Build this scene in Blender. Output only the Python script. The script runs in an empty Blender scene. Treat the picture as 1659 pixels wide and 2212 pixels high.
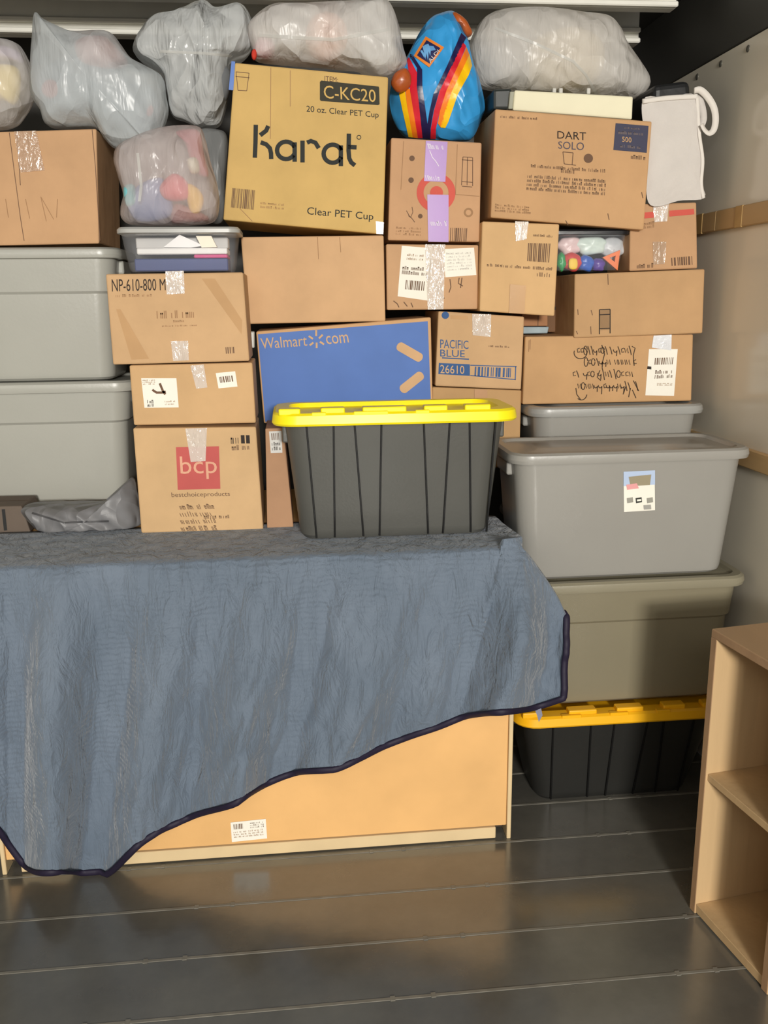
import bpy, bmesh, math, random
from mathutils import Vector, noise
from mathutils.bvhtree import BVHTree

random.seed(7)
sc = bpy.context.scene
col = sc.collection

# ------------------------------------------------------------------ camera
F_PX, PITCH, YAW, ROLL, CAM_H = 1900.0, math.radians(13.5), math.radians(5.7), 0.012, 1.65
fw = Vector((math.sin(YAW) * math.cos(PITCH), math.cos(YAW) * math.cos(PITCH), -math.sin(PITCH)))
r0 = Vector((math.cos(YAW), -math.sin(YAW), 0))
u0 = r0.cross(fw)
rt = r0 * math.cos(ROLL) - u0 * math.sin(ROLL)
up = u0 * math.cos(ROLL) + r0 * math.sin(ROLL)
CAM = Vector((0, 0, CAM_H))
cd = bpy.data.cameras.new('camera')
cam = bpy.data.objects.new('camera', cd)
col.objects.link(cam)
cd.sensor_fit = 'HORIZONTAL'
cd.sensor_width = 36
cd.lens = F_PX / 1659 * 36
cd.clip_start = 0.05
from mathutils import Matrix
m3 = Matrix((rt, up, -fw)).transposed()
cam.matrix_world = Matrix.Translation(CAM) @ m3.to_4x4()
sc.camera = cam

# ------------------------------------------------------------------ world, lights, exposure
w = bpy.data.worlds.new('world')
sc.world = w
w.use_nodes = True
bg = w.node_tree.nodes['Background']
bg.inputs[0].default_value = (1.0, 0.97, 0.92, 1)
bg.inputs[1].default_value = 0.42


def area(name, loc, target, sx, sy, power, color):
    l = bpy.data.lights.new(name, 'AREA')
    l.shape = 'RECTANGLE'
    l.size, l.size_y = sx, sy
    l.energy = power
    l.color = color
    o = bpy.data.objects.new(name, l)
    col.objects.link(o)
    o.location = loc
    o.rotation_euler = (Vector(target) - Vector(loc)).to_track_quat('-Z', 'Y').to_euler()
    return o


# lamps of the hall beyond the open end of the container, then an added fill
area('hall_lamp', (0.62, -6.0, 2.5), (0.1, 2.6, 1.1), 0.9, 0.5, 450, (1.0, 0.96, 0.89))
area('hall_lamp', (0.3, -5.2, 2.7), (0.1, 2.6, 1.1), 0.9, 0.5, 165, (1.0, 0.96, 0.89))
area('wall_fill_light', (-0.3, -1.4, 2.6), (0.3, 2.6, 1.1), 1.4, 0.4, 20, (1.0, 0.96, 0.9))  # weak near fill, added to brighten the right wall

vs = sc.view_settings
vs.view_transform = 'Standard'
vs.look = 'None'
vs.exposure = 0.0
vs.gamma = 1.0
vs.use_curve_mapping = False


# ------------------------------------------------------------------ helpers
def ray(x, y):
    return fw * F_PX + rt * (x - 829.5) - up * (y - 1106)


def at(x, y, Y):
    d = ray(x, y)
    return CAM + d * (Y / d.y)


def lin(c):
    out = []
    for v in c[:3]:
        v = v / 255.0
        out.append(v / 12.92 if v <= 0.04045 else ((v + 0.055) / 1.055) ** 2.4)
    return (*out, 1.0)


MATS = {}


def new_mat(name):
    m = bpy.data.materials.new(name)
    m.use_nodes = True
    nt = m.node_tree
    return m, nt, nt.nodes['Principled BSDF']


def tex_noise(nt, scale, detail=3, rough=0.5, mapping=None, distortion=0.0):
    tc = nt.nodes.new('ShaderNodeTexCoord')
    mp = nt.nodes.new('ShaderNodeMapping')
    mp.inputs['Scale'].default_value = mapping or (1, 1, 1)
    nt.links.new(tc.outputs['Object'], mp.inputs[0])
    n = nt.nodes.new('ShaderNodeTexNoise')
    n.inputs['Scale'].default_value = scale
    n.inputs['Detail'].default_value = detail
    n.inputs['Roughness'].default_value = rough
    n.inputs['Distortion'].default_value = distortion
    nt.links.new(mp.outputs[0], n.inputs[0])
    return n


def ramp(nt, src, c0, c1, p0=0.3, p1=0.7):
    r = nt.nodes.new('ShaderNodeValToRGB')
    r.color_ramp.elements[0].color = c0
    r.color_ramp.elements[1].color = c1
    r.color_ramp.elements[0].position = p0
    r.color_ramp.elements[1].position = p1
    nt.links.new(src, r.inputs[0])
    return r


def bump(nt, src, bsdf, strength, dist=0.01, prev=None):
    b = nt.nodes.new('ShaderNodeBump')
    b.inputs['Strength'].default_value = strength
    b.inputs['Distance'].default_value = dist
    nt.links.new(src, b.inputs['Height'])
    if prev:
        nt.links.new(prev.outputs[0], b.inputs['Normal'])
    nt.links.new(b.outputs[0], bsdf.inputs['Normal'])
    return b


def plain(c, rough=0.6, spec=0.5, var=0.06, scale=8, bmp=0.0, bscale=60, mapping=None, metal=0.0):
    key = ('plain', tuple(c), rough, spec, var, scale, bmp, bscale, mapping, metal)
    if key in MATS:
        return MATS[key]
    m, nt, b = new_mat('surface')
    l = lin(c)
    b.inputs['Roughness'].default_value = rough
    b.inputs['Specular IOR Level'].default_value = spec
    b.inputs['Metallic'].default_value = metal
    n = tex_noise(nt, scale, mapping=mapping)
    r = ramp(nt, n.outputs[0], tuple(v * (1 - var) for v in l[:3]) + (1,), tuple(min(1, v * (1 + var)) for v in l[:3]) + (1,))
    nt.links.new(r.outputs[0], b.inputs['Base Color'])
    if bmp:
        n2 = tex_noise(nt, bscale, mapping=mapping)
        bump(nt, n2.outputs[0], b, bmp)
    MATS[key] = m
    return m


def cardboard(c):
    key = ('card', tuple(c))
    if key in MATS:
        return MATS[key]
    m, nt, b = new_mat('cardboard')
    l = lin(c)
    b.inputs['Roughness'].default_value = 0.72
    b.inputs['Specular IOR Level'].default_value = 0.25
    n = tex_noise(nt, 5, 5, 0.6)
    r = ramp(nt, n.outputs[0], tuple(v * 0.9 for v in l[:3]) + (1,), tuple(min(1, v * 1.07) for v in l[:3]) + (1,))
    nt.links.new(r.outputs[0], b.inputs['Base Color'])
    n2 = tex_noise(nt, 60, 2, mapping=(1, 1, 0.03))
    bp = bump(nt, n2.outputs[0], b, 0.12, 0.004)
    n3 = tex_noise(nt, 7, 2)
    bump(nt, n3.outputs[0], b, 0.18, 0.02, bp)
    MATS[key] = m
    return m


def tape_mat(c=(246, 234, 222), alpha=0.5):
    key = ('tape', tuple(c), alpha)
    if key in MATS:
        return MATS[key]
    m, nt, b = new_mat('packing_tape')
    b.inputs['Base Color'].default_value = lin(c)
    b.inputs['Roughness'].default_value = 0.1
    b.inputs['Specular IOR Level'].default_value = 0.9
    b.inputs['Alpha'].default_value = alpha
    n = tex_noise(nt, 55, 3, mapping=(1, 1, 0.35), distortion=0.6)
    bump(nt, n.outputs[0], b, 1.0, 0.010)
    b.inputs['Coat Weight'].default_value = 1.0
    b.inputs['Coat Roughness'].default_value = 0.12
    MATS[key] = m
    return m


def crumple(nt, b, strength, prev=None, scale=9, stretch=(1.3, 1, 0.6)):
    tc = nt.nodes.new('ShaderNodeTexCoord')
    nz = nt.nodes.new('ShaderNodeTexNoise')
    nz.inputs['Scale'].default_value = 5
    nt.links.new(tc.outputs['Object'], nz.inputs[0])
    mxv = nt.nodes.new('ShaderNodeMix')
    mxv.data_type = 'VECTOR'
    mxv.inputs[0].default_value = 0.18
    nt.links.new(tc.outputs['Object'], mxv.inputs[4])
    nt.links.new(nz.outputs['Color'], mxv.inputs[5])
    mp = nt.nodes.new('ShaderNodeMapping')
    mp.inputs['Scale'].default_value = stretch
    nt.links.new(mxv.outputs[1], mp.inputs[0])
    vo = nt.nodes.new('ShaderNodeTexVoronoi')
    vo.inputs['Scale'].default_value = scale
    nt.links.new(mp.outputs[0], vo.inputs[0])
    return bump(nt, vo.outputs['Distance'], b, strength, 0.05, prev)


def film_mat(c, alpha, rough=0.3, wr=0.5):
    """thin translucent plastic film: part see-through, part scattering"""
    key = ('film', tuple(c), alpha, rough, wr)
    if key in MATS:
        return MATS[key]
    m, nt, b = new_mat('plastic_film')
    out = nt.nodes['Material Output']
    b.inputs['Base Color'].default_value = lin(c)
    b.inputs['Roughness'].default_value = rough
    n = tex_noise(nt, 13, 3, 0.5, mapping=(1.6, 1, 0.35), distortion=0.5)
    bp0 = bump(nt, n.outputs[0], b, wr * 0.8, 0.03)
    bp = crumple(nt, b, wr, bp0)
    tl = nt.nodes.new('ShaderNodeBsdfTranslucent')
    tl.inputs[0].default_value = lin(c)
    nt.links.new(bp.outputs[0], tl.inputs[1])
    mx = nt.nodes.new('ShaderNodeMixShader')
    mx.inputs[0].default_value = 0.3
    nt.links.new(b.outputs[0], mx.inputs[1])
    nt.links.new(tl.outputs[0], mx.inputs[2])
    tr = nt.nodes.new('ShaderNodeBsdfTransparent')
    mx2 = nt.nodes.new('ShaderNodeMixShader')
    mx2.inputs[0].default_value = alpha
    nt.links.new(tr.outputs[0], mx2.inputs[1])
    nt.links.new(mx.outputs[0], mx2.inputs[2])
    nt.links.new(mx2.outputs[0], out.inputs[0])
    MATS[key] = m
    return m


def mesh_obj(name, verts, faces, mat, root=None, smooth=False):
    me = bpy.data.meshes.new(name)
    top_ = root
    while top_ and top_.parent:
        top_ = top_.parent
    off = top_.location if top_ else Vector((0, 0, 0))
    me.from_pydata([Vector(v) - off for v in verts], [], faces)
    me.update()
    if smooth:
        me.polygons.foreach_set('use_smooth', [True] * len(me.polygons))
    me.materials.append(mat)
    o = bpy.data.objects.new(name, me)
    col.objects.link(o)
    if root:
        o.parent = root
    return o


def bm_obj(name, bm, mat, root=None, smooth=False):
    bm.verts.ensure_lookup_table()
    bm.verts.index_update()
    v = [x.co.copy() for x in bm.verts]
    f = [[q.index for q in p.verts] for p in bm.faces]
    bm.free()
    return mesh_obj(name, v, f, mat, root, smooth)


def thing(name, loc, label, cat, group=None):
    o = bpy.data.objects.new(name, None)
    o.empty_display_size = 0.05
    col.objects.link(o)
    o.location = loc
    return tag(o, label, cat, group)


def tag(o, label, cat, group=None):
    o['label'] = label
    o['category'] = cat
    if group:
        o['group'] = group
    return o


def struct(o):
    o['kind'] = 'structure'
    return o


def recentre(o):
    """put the origin of a one-mesh thing at the middle of its base"""
    me = o.data
    xs = [v.co.x for v in me.vertices]; ys = [v.co.y for v in me.vertices]; zs = [v.co.z for v in me.vertices]
    c = Vector(((min(xs) + max(xs)) / 2, (min(ys) + max(ys)) / 2, min(zs)))
    me.transform(Matrix.Translation(-c))
    o.location = c
    return o


def hexa(corners, bevel=0.004, seg=2):
    """8 corners: front TL TR BR BL then back TL TR BR BL"""
    bm = bmesh.new()
    v = [bm.verts.new(c) for c in corners]
    for f in ((0, 3, 2, 1), (4, 5, 6, 7), (0, 1, 5, 4), (3, 7, 6, 2), (0, 4, 7, 3), (1, 2, 6, 5)):
        bm.faces.new([v[i] for i in f])
    bmesh.ops.recalc_face_normals(bm, faces=bm.faces)
    if bevel:
        bmesh.ops.bevel(bm, geom=list(bm.edges), offset=bevel, segments=seg, affect='EDGES', profile=0.5)
    return bm


def cuboid(x0, x1, y0, y1, z0, z1, bevel=0.002, seg=1):
    return hexa([(x0, y0, z1), (x1, y0, z1), (x1, y0, z0), (x0, y0, z0),
                 (x0, y1, z1), (x1, y1, z1), (x1, y1, z0), (x0, y1, z0)], bevel, seg)


def quad_px(name, q, Y, mat, root, n=1):
    """flat printed / stuck-on patch on a face at depth Y; q = TL TR BR BL in photo pixels"""
    P = [at(x, y, Y) for x, y in q]
    vs_, fs = [], []
    for j in range(n + 1):
        for i in range(n + 1):
            a = P[0].lerp(P[1], i / n)
            b = P[3].lerp(P[2], i / n)
            vs_.append(a.lerp(b, j / n))
    for j in range(n):
        for i in range(n):
            k = j * (n + 1) + i
            fs.append((k, k + n + 1, k + n + 2, k + 1))
    return mesh_obj(name, vs_, fs, mat, root)


def sheet_px(name, q, Y, mat, root, t=0.0008, curl=0.0):
    """a sticker or sheet with real thickness"""
    P = [at(x, y, Y) for x, y in q]
    B = [p + Vector((0, t, 0)) for p in P]
    return bm_obj(name, hexa(P + B, 0), mat, root)


def ribbon(name, strokes, width, Y, mat, root):
    """pen / print strokes: list of pixel polylines, width in pixels"""
    if name in ('crease', 'pencil_mark', 'pen_mark', 'printed_line') and len(strokes) > 1:
        return [ribbon(name, [q_], width, Y, mat, root) for q_ in strokes]
    vs_, fs = [], []
    for st in strokes:
        n = len(st)
        base = len(vs_)
        for i, (x, y) in enumerate(st):
            a = Vector(st[max(i - 1, 0)])
            b = Vector(st[min(i + 1, n - 1)])
            d = (b - a)
            if d.length < 1e-6:
                d = Vector((1, 0))
            d.normalize()
            nx, ny = -d.y * width / 2, d.x * width / 2
            vs_.append(at(x + nx, y + ny, Y))
            vs_.append(at(x - nx, y - ny, Y))
        for i in range(n - 1):
            k = base + 2 * i
            fs.append((k, k + 1, k + 3, k + 2))
    return mesh_obj(name, vs_, fs, mat, root)


def arc(cx, cy, rx, ry, a0, a1, n=14):
    return [(cx + rx * math.cos(math.radians(a0 + (a1 - a0) * i / n)),
             cy + ry * math.sin(math.radians(a0 + (a1 - a0) * i / n))) for i in range(n + 1)]


def text_mesh(s):
    cu = bpy.data.curves.new('lettering', 'FONT')
    cu.body = s
    cu.resolution_u = 3
    o = bpy.data.objects.new('lettering', cu)
    col.objects.link(o)
    bpy.context.view_layer.update()
    dg = bpy.context.evaluated_depsgraph_get()
    me = bpy.data.meshes.new_from_object(o.evaluated_get(dg))
    vs_ = [v.co.copy() for v in me.vertices]
    fs = [tuple(p.vertices) for p in me.polygons]
    bpy.data.objects.remove(o)
    bpy.data.curves.remove(cu)
    bpy.data.meshes.remove(me)
    return vs_, fs


def text_px(name, s, q, Y, mat, root):
    vs_, fs = text_mesh(s)
    x0 = min(v.x for v in vs_); x1 = max(v.x for v in vs_)
    y0 = min(v.y for v in vs_); y1 = max(v.y for v in vs_)
    P = [at(x, y, Y) for x, y in q]
    out = []
    for v in vs_:
        s_, t_ = (v.x - x0) / (x1 - x0), (y1 - v.y) / (y1 - y0)
        out.append(P[0].lerp(P[1], s_).lerp(P[3].lerp(P[2], s_), t_))
    return mesh_obj(name, out, fs, mat, root)


def bars_px(name, q, Y, mat, root, n=26, fill=0.5, seed=1):
    """bar code"""
    rr = random.Random(seed)
    P = [at(x, y, Y) for x, y in q]
    xs = [0]
    while xs[-1] < 1:
        xs.append(xs[-1] + rr.uniform(0.4, 1.6) / n)
    vs_, fs = [], []
    for i in range(0, len(xs) - 1, 2):
        a, b = xs[i], min(1, xs[i + 1])
        k = len(vs_)
        for s_ in (a, b):
            vs_.append(P[0].lerp(P[1], s_))
            vs_.append(P[3].lerp(P[2], s_))
        fs.append((k, k + 1, k + 3, k + 2))
    return mesh_obj(name, vs_, fs, mat, root)


def fine_px(name, q, Y, mat, root, lines=3, chars=40, seed=1, fill=0.62, slant=0.0):
    """lines of small unreadable print: one short tick or bowl per letter"""
    rr = random.Random(seed)
    P = [at(x, y, Y) for x, y in q]

    def pt(s_, t_):
        return P[0].lerp(P[1], s_).lerp(P[3].lerp(P[2], s_), t_)
    vs_, fs = [], []
    for l in range(lines):
        t0, t1 = l / lines, (l + fill) / lines
        c = 0
        gap = rr.randint(4, 9)
        while c < chars:
            gap -= 1
            if gap <= 0:
                gap = rr.randint(3, 9)
                c += 1
                continue
            s0 = c / chars
            wd = 0.7 / chars
            ta = t0 + (t1 - t0) * rr.choice((0, 0.25, 0.3))
            kind = rr.randint(0, 2)
            segs = [((s0, ta), (s0 + wd * 0.35, t1))]
            if kind != 0:
                segs.append(((s0 + wd * 0.65, ta), (s0 + wd, t1)))
            if kind == 2:
                segs.append(((s0, ta), (s0 + wd, ta + (t1 - t0) * 0.22)))
            for (a0, b0), (a1, b1) in segs:
                k = len(vs_)
                sh = slant / chars
                vs_ += [pt(a0 - sh, b0), pt(a1 - sh, b0), pt(a1 + sh, b1), pt(a0 + sh, b1)]
                fs.append((k, k + 3, k + 2, k + 1))
            c += 1
    return mesh_obj(name, vs_, fs, mat, root)


# ink and paper
INK = plain((52, 44, 40), 0.7, 0.2)
INK2 = plain((110, 84, 66), 0.7, 0.2)
FAINT = plain((158, 122, 88), 0.7, 0.2)
PAPER = plain((238, 234, 222), 0.6, 0.3, 0.03)
CARD = cardboard((206, 166, 120))
CARD_T = cardboard((200, 158, 112))
TAPE = tape_mat()


def carton(label, q, Y, depth, mat=CARD, bevel=0.005, group='cardboard boxes in the stack'):
    """cardboard box from the four corners of its front face (pixels TL TR BR BL at depth Y)"""
    P = [at(x, y, Y) for x, y in q]
    B = [p + Vector((0, depth, 0)) for p in P]
    cx = (P[2].x + P[3].x) / 2
    r_ = thing('cardboard_box', (cx, Y + depth / 2, min(P[2].z, P[3].z)), label, 'box', group)
    bm_obj('body', hexa(P + B, bevel), mat, r_, False)
    # closing seam of the two top flaps
    a = P[0].lerp(B[0], 0.5); b = P[1].lerp(B[1], 0.5)
    e = Vector((0, 0.0015, 0)); z = Vector((0, 0, 0.0006))
    mesh_obj('flap_seam', [a - e + z, b - e + z, b + e + z, a + e + z], [(0, 1, 2, 3)], INK2, r_)
    return r_


def tape_strip(r_, q, Y, mat=TAPE, name='tape'):
    return sheet_px(name, q, Y - 0.003, mat, r_, 0.0006)


def catmull(pts, n, closed=True):
    out = []
    m = len(pts)
    L = []
    for i in range(m if closed else m - 1):
        a, b = Vector(pts[i]), Vector(pts[(i + 1) % m])
        L.append((b - a).length)
    tot = sum(L)
    for k in range(n):
        d = tot * k / (n if closed else n - 1)
        i = 0
        while i < len(L) - 1 and d > L[i]:
            d -= L[i]
            i += 1
        t = min(1, d / max(L[i], 1e-6))
        if closed:
            p = [Vector(pts[(i + j) % m]) for j in (-1, 0, 1, 2)]
        else:
            p = [Vector(pts[min(max(i + j, 0), m - 1)]) for j in (-1, 0, 1, 2)]
        out.append(0.5 * ((2 * p[1]) + (-p[0] + p[2]) * t + (2 * p[0] - 5 * p[1] + 4 * p[2] - p[3]) * t * t + (-p[0] + 3 * p[1] - 3 * p[2] + p[3]) * t ** 3))
    return out


def puff(name, outline, centre, Yc, df, db, mat, root=None, n=84, rings=16, wr=0.006, freq=14, seed=0, power=2.3, fold=0.0, fold_dir=0.6, zmin=None):
    """soft filled shape: outline in pixels at depth Yc, swelling df towards the viewer and db away"""
    ol = catmull(outline, n)
    c = Vector(centre)
    verts, faces = [], []
    sd = Vector((seed * 3.7, seed * 1.3, seed * 2.1))

    def add(ring, side):
        rad = ring / rings
        h = (1 - rad ** power) ** (1 / power)
        for p in ol:
            q = c.lerp(p, math.sin(rad * math.pi / 2) ** 0.9 if rad < 1 else 1)
            w_ = at(q.x, q.y, Yc)
            rr_ = (q - c).length / max((p - c).length, 1e-5)
            h_ = (1 - min(1, rr_) ** power) ** (1 / power)
            w_.y += -df * h_ if side > 0 else db * h_
            nz = noise.noise(w_ * freq + sd) * 1.0 + noise.noise(w_ * freq * 2.3 + sd) * 0.5
            fz = 0
            if fold:
                s_ = w_.x * math.cos(fold_dir) + w_.z * math.sin(fold_dir)
                fz = fold * (1 - abs(noise.noise(Vector((s_ * 22, seed, w_.z * 3))))) * 1.0 - fold * 0.6
            w_.y -= (nz * wr + fz) * (0.25 + 0.75 * h_) * side
            if rad >= 1:
                w_.x += noise.noise(w_ * freq + sd) * wr * 0.4
                w_.z += noise.noise(w_ * freq + sd * 2) * wr * 0.4
            if zmin is not None:
                w_.z = max(w_.z, zmin)
            verts.append(w_)
    cf = at(c.x, c.y, Yc); cf.y -= df
    verts.append(cf)
    for k in range(1, rings + 1):
        add(k, 1)
    for i in range(n):
        faces.append((0, 1 + i, 1 + (i + 1) % n))
    for k in range(rings - 1):
        for i in range(n):
            a = 1 + k * n + i; b = 1 + k * n + (i + 1) % n
            faces.append((a, a + n, b + n, b))
    last = 1 + (rings - 1) * n
    prev = last
    for k in range(rings - 1, 0, -1):
        s = len(verts)
        add(k, -1)
        for i in range(n):
            j = (i + 1) % n
            faces.append((prev + i, s + i, s + j, prev + j))
        prev = s
    cb = at(c.x, c.y, Yc); cb.y += db
    verts.append(cb)
    e = len(verts) - 1
    for i in range(n):
        faces.append((prev + i, e, prev + (i + 1) % n))
    o = mesh_obj(name, verts, faces, mat, root, True)
    PUFF[o.name] = (verts, faces)
    return o


PUFF = {}


def on_surface(name, poly, host, mat, root, lift=0.002, step=7):
    """print that follows a soft surface: pixel polygon (quad strip list of TL TR BR BL) laid onto the host"""
    vs0, fs0 = PUFF[host.name]
    tree = BVHTree.FromPolygons(vs0, fs0)
    verts, faces = [], []
    for q in poly:
        q = [Vector(p) for p in q]
        nu = max(2, int(((q[1] - q[0]).length + (q[2] - q[3]).length) / 2 / step))
        nv = max(2, int(((q[3] - q[0]).length + (q[2] - q[1]).length) / 2 / step))
        base = len(verts)
        last = None
        for j in range(nv + 1):
            for i in range(nu + 1):
                p = q[0].lerp(q[1], i / nu).lerp(q[3].lerp(q[2], i / nu), j / nv)
                d = ray(p.x, p.y).normalized()
                hit = tree.ray_cast(CAM, d)
                if hit[0] is None:
                    hit = tree.find_nearest(last if last else at(p.x, p.y, 3.0))
                last = hit[0]
                verts.append(hit[0] - d * lift)
        for j in range(nv):
            for i in range(nu):
                k = base + j * (nu + 1) + i
                faces.append((k, k + nu + 1, k + nu + 2, k + 1))
    return mesh_obj(name, verts, faces, mat, root, True)


def rrect(cx, cy, hx, hy, r, z, n=6):
    out = []
    r = min(r, hx, hy)
    for qx, qy, a0 in ((1, 1, 0), (-1, 1, 90), (-1, -1, 180), (1, -1, 270)):
        for i in range(n + 1):
            a = math.radians(a0 + 90 * i / n)
            out.append(Vector((cx + qx * (hx - r) + r * math.cos(a), cy + qy * (hy - r) + r * math.sin(a), z)))
    return out


def loft(name, rings, mat, root, cap0=True, cap1=True, smooth=True):
    n = len(rings[0])
    v = [p for r_ in rings for p in r_]
    f = []
    for k in range(len(rings) - 1):
        for i in range(n):
            j = (i + 1) % n
            f.append((k * n + i, k * n + j, (k + 1) * n + j, (k + 1) * n + i))
    if cap0:
        f.append(tuple(reversed(range(n))))
    if cap1:
        f.append(tuple(range((len(rings) - 1) * n, len(rings) * n)))
    o = mesh_obj(name, v, f, mat, root, smooth)
    return sharp(o, 28)


def sharp(o, ang=40):
    m_ = o.modifiers.new('edges', 'EDGE_SPLIT')
    m_.split_angle = math.radians(ang)
    return o


def tube(name, pts, rad, mat, root=None, n=8, flat=1.0):
    verts, faces = [], []
    m_ = len(pts)
    for i, p in enumerate(pts):
        t = (Vector(pts[min(i + 1, m_ - 1)]) - Vector(pts[max(i - 1, 0)])).normalized()
        a = t.cross(Vector((0, 1, 0.01))).normalized()
        b = t.cross(a).normalized()
        for k in range(n):
            an = 2 * math.pi * k / n
            verts.append(Vector(p) + a * rad * math.cos(an) + b * rad * flat * math.sin(an))
    for i in range(m_ - 1):
        for k in range(n):
            j = (k + 1) % n
            faces.append((i * n + k, i * n + j, (i + 1) * n + j, (i + 1) * n + k))
    faces.append(tuple(range(n)))
    faces.append(tuple(reversed(range((m_ - 1) * n, m_ * n))))
    return mesh_obj(name, verts, faces, mat, root, True)


# ------------------------------------------------------------------ the container
WX, WL, YB, YF, CEIL = 1.45, -1.5, 3.9, -0.7, 2.70


def floor_mat():
    m, nt, b = new_mat('floor_planks')
    n = tex_noise(nt, 2.2, 6, 0.65)
    r = ramp(nt, n.outputs[0], lin((82, 80, 75)), lin((108, 106, 98)), 0.3, 0.72)
    nt.links.new(r.outputs[0], b.inputs['Base Color'])
    n2 = tex_noise(nt, 6, 5, 0.6)
    r2 = ramp(nt, n2.outputs[0], (0.15, 0.15, 0.15, 1), (0.30, 0.30, 0.30, 1))
    nt.links.new(r2.outputs[0], b.inputs['Roughness'])
    b.inputs['Specular IOR Level'].default_value = 1.0
    b.inputs['Coat Weight'].default_value = 0.6
    b.inputs['Coat Roughness'].default_value = 0.16
    n3 = tex_noise(nt, 30, 3)
    bump(nt, n3.outputs[0], b, 0.05, 0.01)
    return m


FM = floor_mat()
STRIP = plain((122, 119, 110), 0.4, 0.5, 0.15, 20)
floor = struct(bm_obj('floor', cuboid(WL - 0.1, WX + 0.1, YF, YB + 0.1, -0.08, -0.022, 0), plain((40, 39, 37))))
PITCHF = 0.1975
y0 = 1.793 - 12 * PITCHF
k = 0
plank_me = None
while y0 < YB:
    pm = bm_obj('plank', cuboid(WL, WX, y0 + 0.004, y0 + PITCHF - 0.004, -0.02, 0.0, 0.0015), FM)
    pm.parent = floor
    st_ = bm_obj('metal_strip', cuboid(WL, WX, y0 - 0.0045, y0 + 0.0045, -0.02, 0.0012, 0.0004), STRIP)
    st_.parent = floor
    for xb in (-0.55, -0.45, 0.18, 0.28, 0.9, 1.0):
        bo = bm_obj('bolt', cuboid(xb + (k % 3) * 0.11, xb + 0.012 + (k % 3) * 0.11, y0 - 0.008, y0 + 0.008, 0, 0.002, 0.0006), STRIP)
        bo.parent = floor
    y0 += PITCHF
    k += 1


def wall_mat(c, rough=0.22):
    m, nt, b = new_mat('wall_panel')
    n = tex_noise(nt, 1.5, 4)
    l = lin(c)
    r = ramp(nt, n.outputs[0], tuple(v * 0.95 for v in l[:3]) + (1,), tuple(v * 1.04 for v in l[:3]) + (1,))
    nt.links.new(r.outputs[0], b.inputs['Base Color'])
    b.inputs['Roughness'].default_value = rough
    n2 = tex_noise(nt, 3.5, 2)
    bump(nt, n2.outputs[0], b, 0.03, 0.02)
    return m


WALLM = wall_mat((228, 221, 204), 0.17)
DARKM = plain((62, 61, 57), 0.5, 0.4, 0.08, 4)
wall_right = struct(bm_obj('wall_right', cuboid(WX, WX + 0.05, YF, YB, 0, 2.432, 0.002), WALLM))
struct(bm_obj('wall_left', cuboid(WL - 0.05, WL, YF, YB, 0, 2.432, 0.002), WALLM))
struct(bm_obj('wall_back', cuboid(WL, WX, YB, YB + 0.05, 0, CEIL, 0.002), plain((70, 68, 64), 0.6)))
struct(bm_obj('trim_1', cuboid(WX - 0.004, WX + 0.05, YF, YB, 2.434, CEIL, 0.002), DARKM))
struct(bm_obj('trim_2', cuboid(WL - 0.05, WL + 0.004, YF, YB, 2.434, CEIL, 0.002), DARKM))
ceiling = struct(bm_obj('ceiling', cuboid(WL - 0.05, WX + 0.05, YF, YB + 0.05, CEIL, CEIL + 0.04, 0), DARKM))
BEAM = plain((240, 238, 228), 0.45, 0.5, 0.05)


def beam(Yb, z0, x0, x1):
    r_ = bm_obj('roof_beam', cuboid(x0, x1, Yb, Yb + 0.05, z0, CEIL, 0.003), BEAM)
    r_.parent = ceiling
    for dz in (0.0, 0.035):
        l_ = bm_obj('beam_lip', cuboid(x0, x1, Yb - 0.02, Yb + 0.001, z0 + dz, z0 + dz + 0.018, 0.004), BEAM)
        l_.parent = r_


beam(3.17, 2.60, WL, 1.33)
beam(3.50, 2.575, WL, 1.33)

# rivets and rub rails on the right wall
for i, yv in enumerate((2.35, 2.52, 2.70, 2.882, 3.063, 3.238, 3.42)):
    bm = bmesh.new()
    bmesh.ops.create_uvsphere(bm, u_segments=10, v_segments=6, radius=0.011)
    for v in bm.verts:
        v.co = Vector((WX + v.co.x * 0.35, yv + v.co.y, 2.404 + v.co.z))
    o = bm_obj('rivet', bm, plain((92, 90, 82), 0.4, metal=0.3), None, True)
    o.parent = wall_right
WOOD_R = plain((190, 158, 112), 0.5, 0.4, 0.14, 6, 0.2, 30, (1, 0.15, 1))
TAPE_B = plain((182, 150, 98), 0.3, 0.5, 0.1, 14)
for z0, z1 in ((1.866, 1.931), (1.115, 1.176)):
    ys = [YF, 0.4, 1.6, 2.44, 2.98, 3.6, YB]
    for a, b_ in zip(ys, ys[1:]):
        o = bm_obj('rub_rail', cuboid(WX - 0.018, WX, a + 0.001, b_ - 0.001, z0, z1, 0.003), WOOD_R)
        o.parent = wall_right
    for yc in (2.80, 3.08):
        o = bm_obj('rail_tape', cuboid(WX - 0.0195, WX, yc, yc + 0.045, z0 - 0.001, z1 + 0.001, 0.001), TAPE_B)
        o.parent = wall_right

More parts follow.
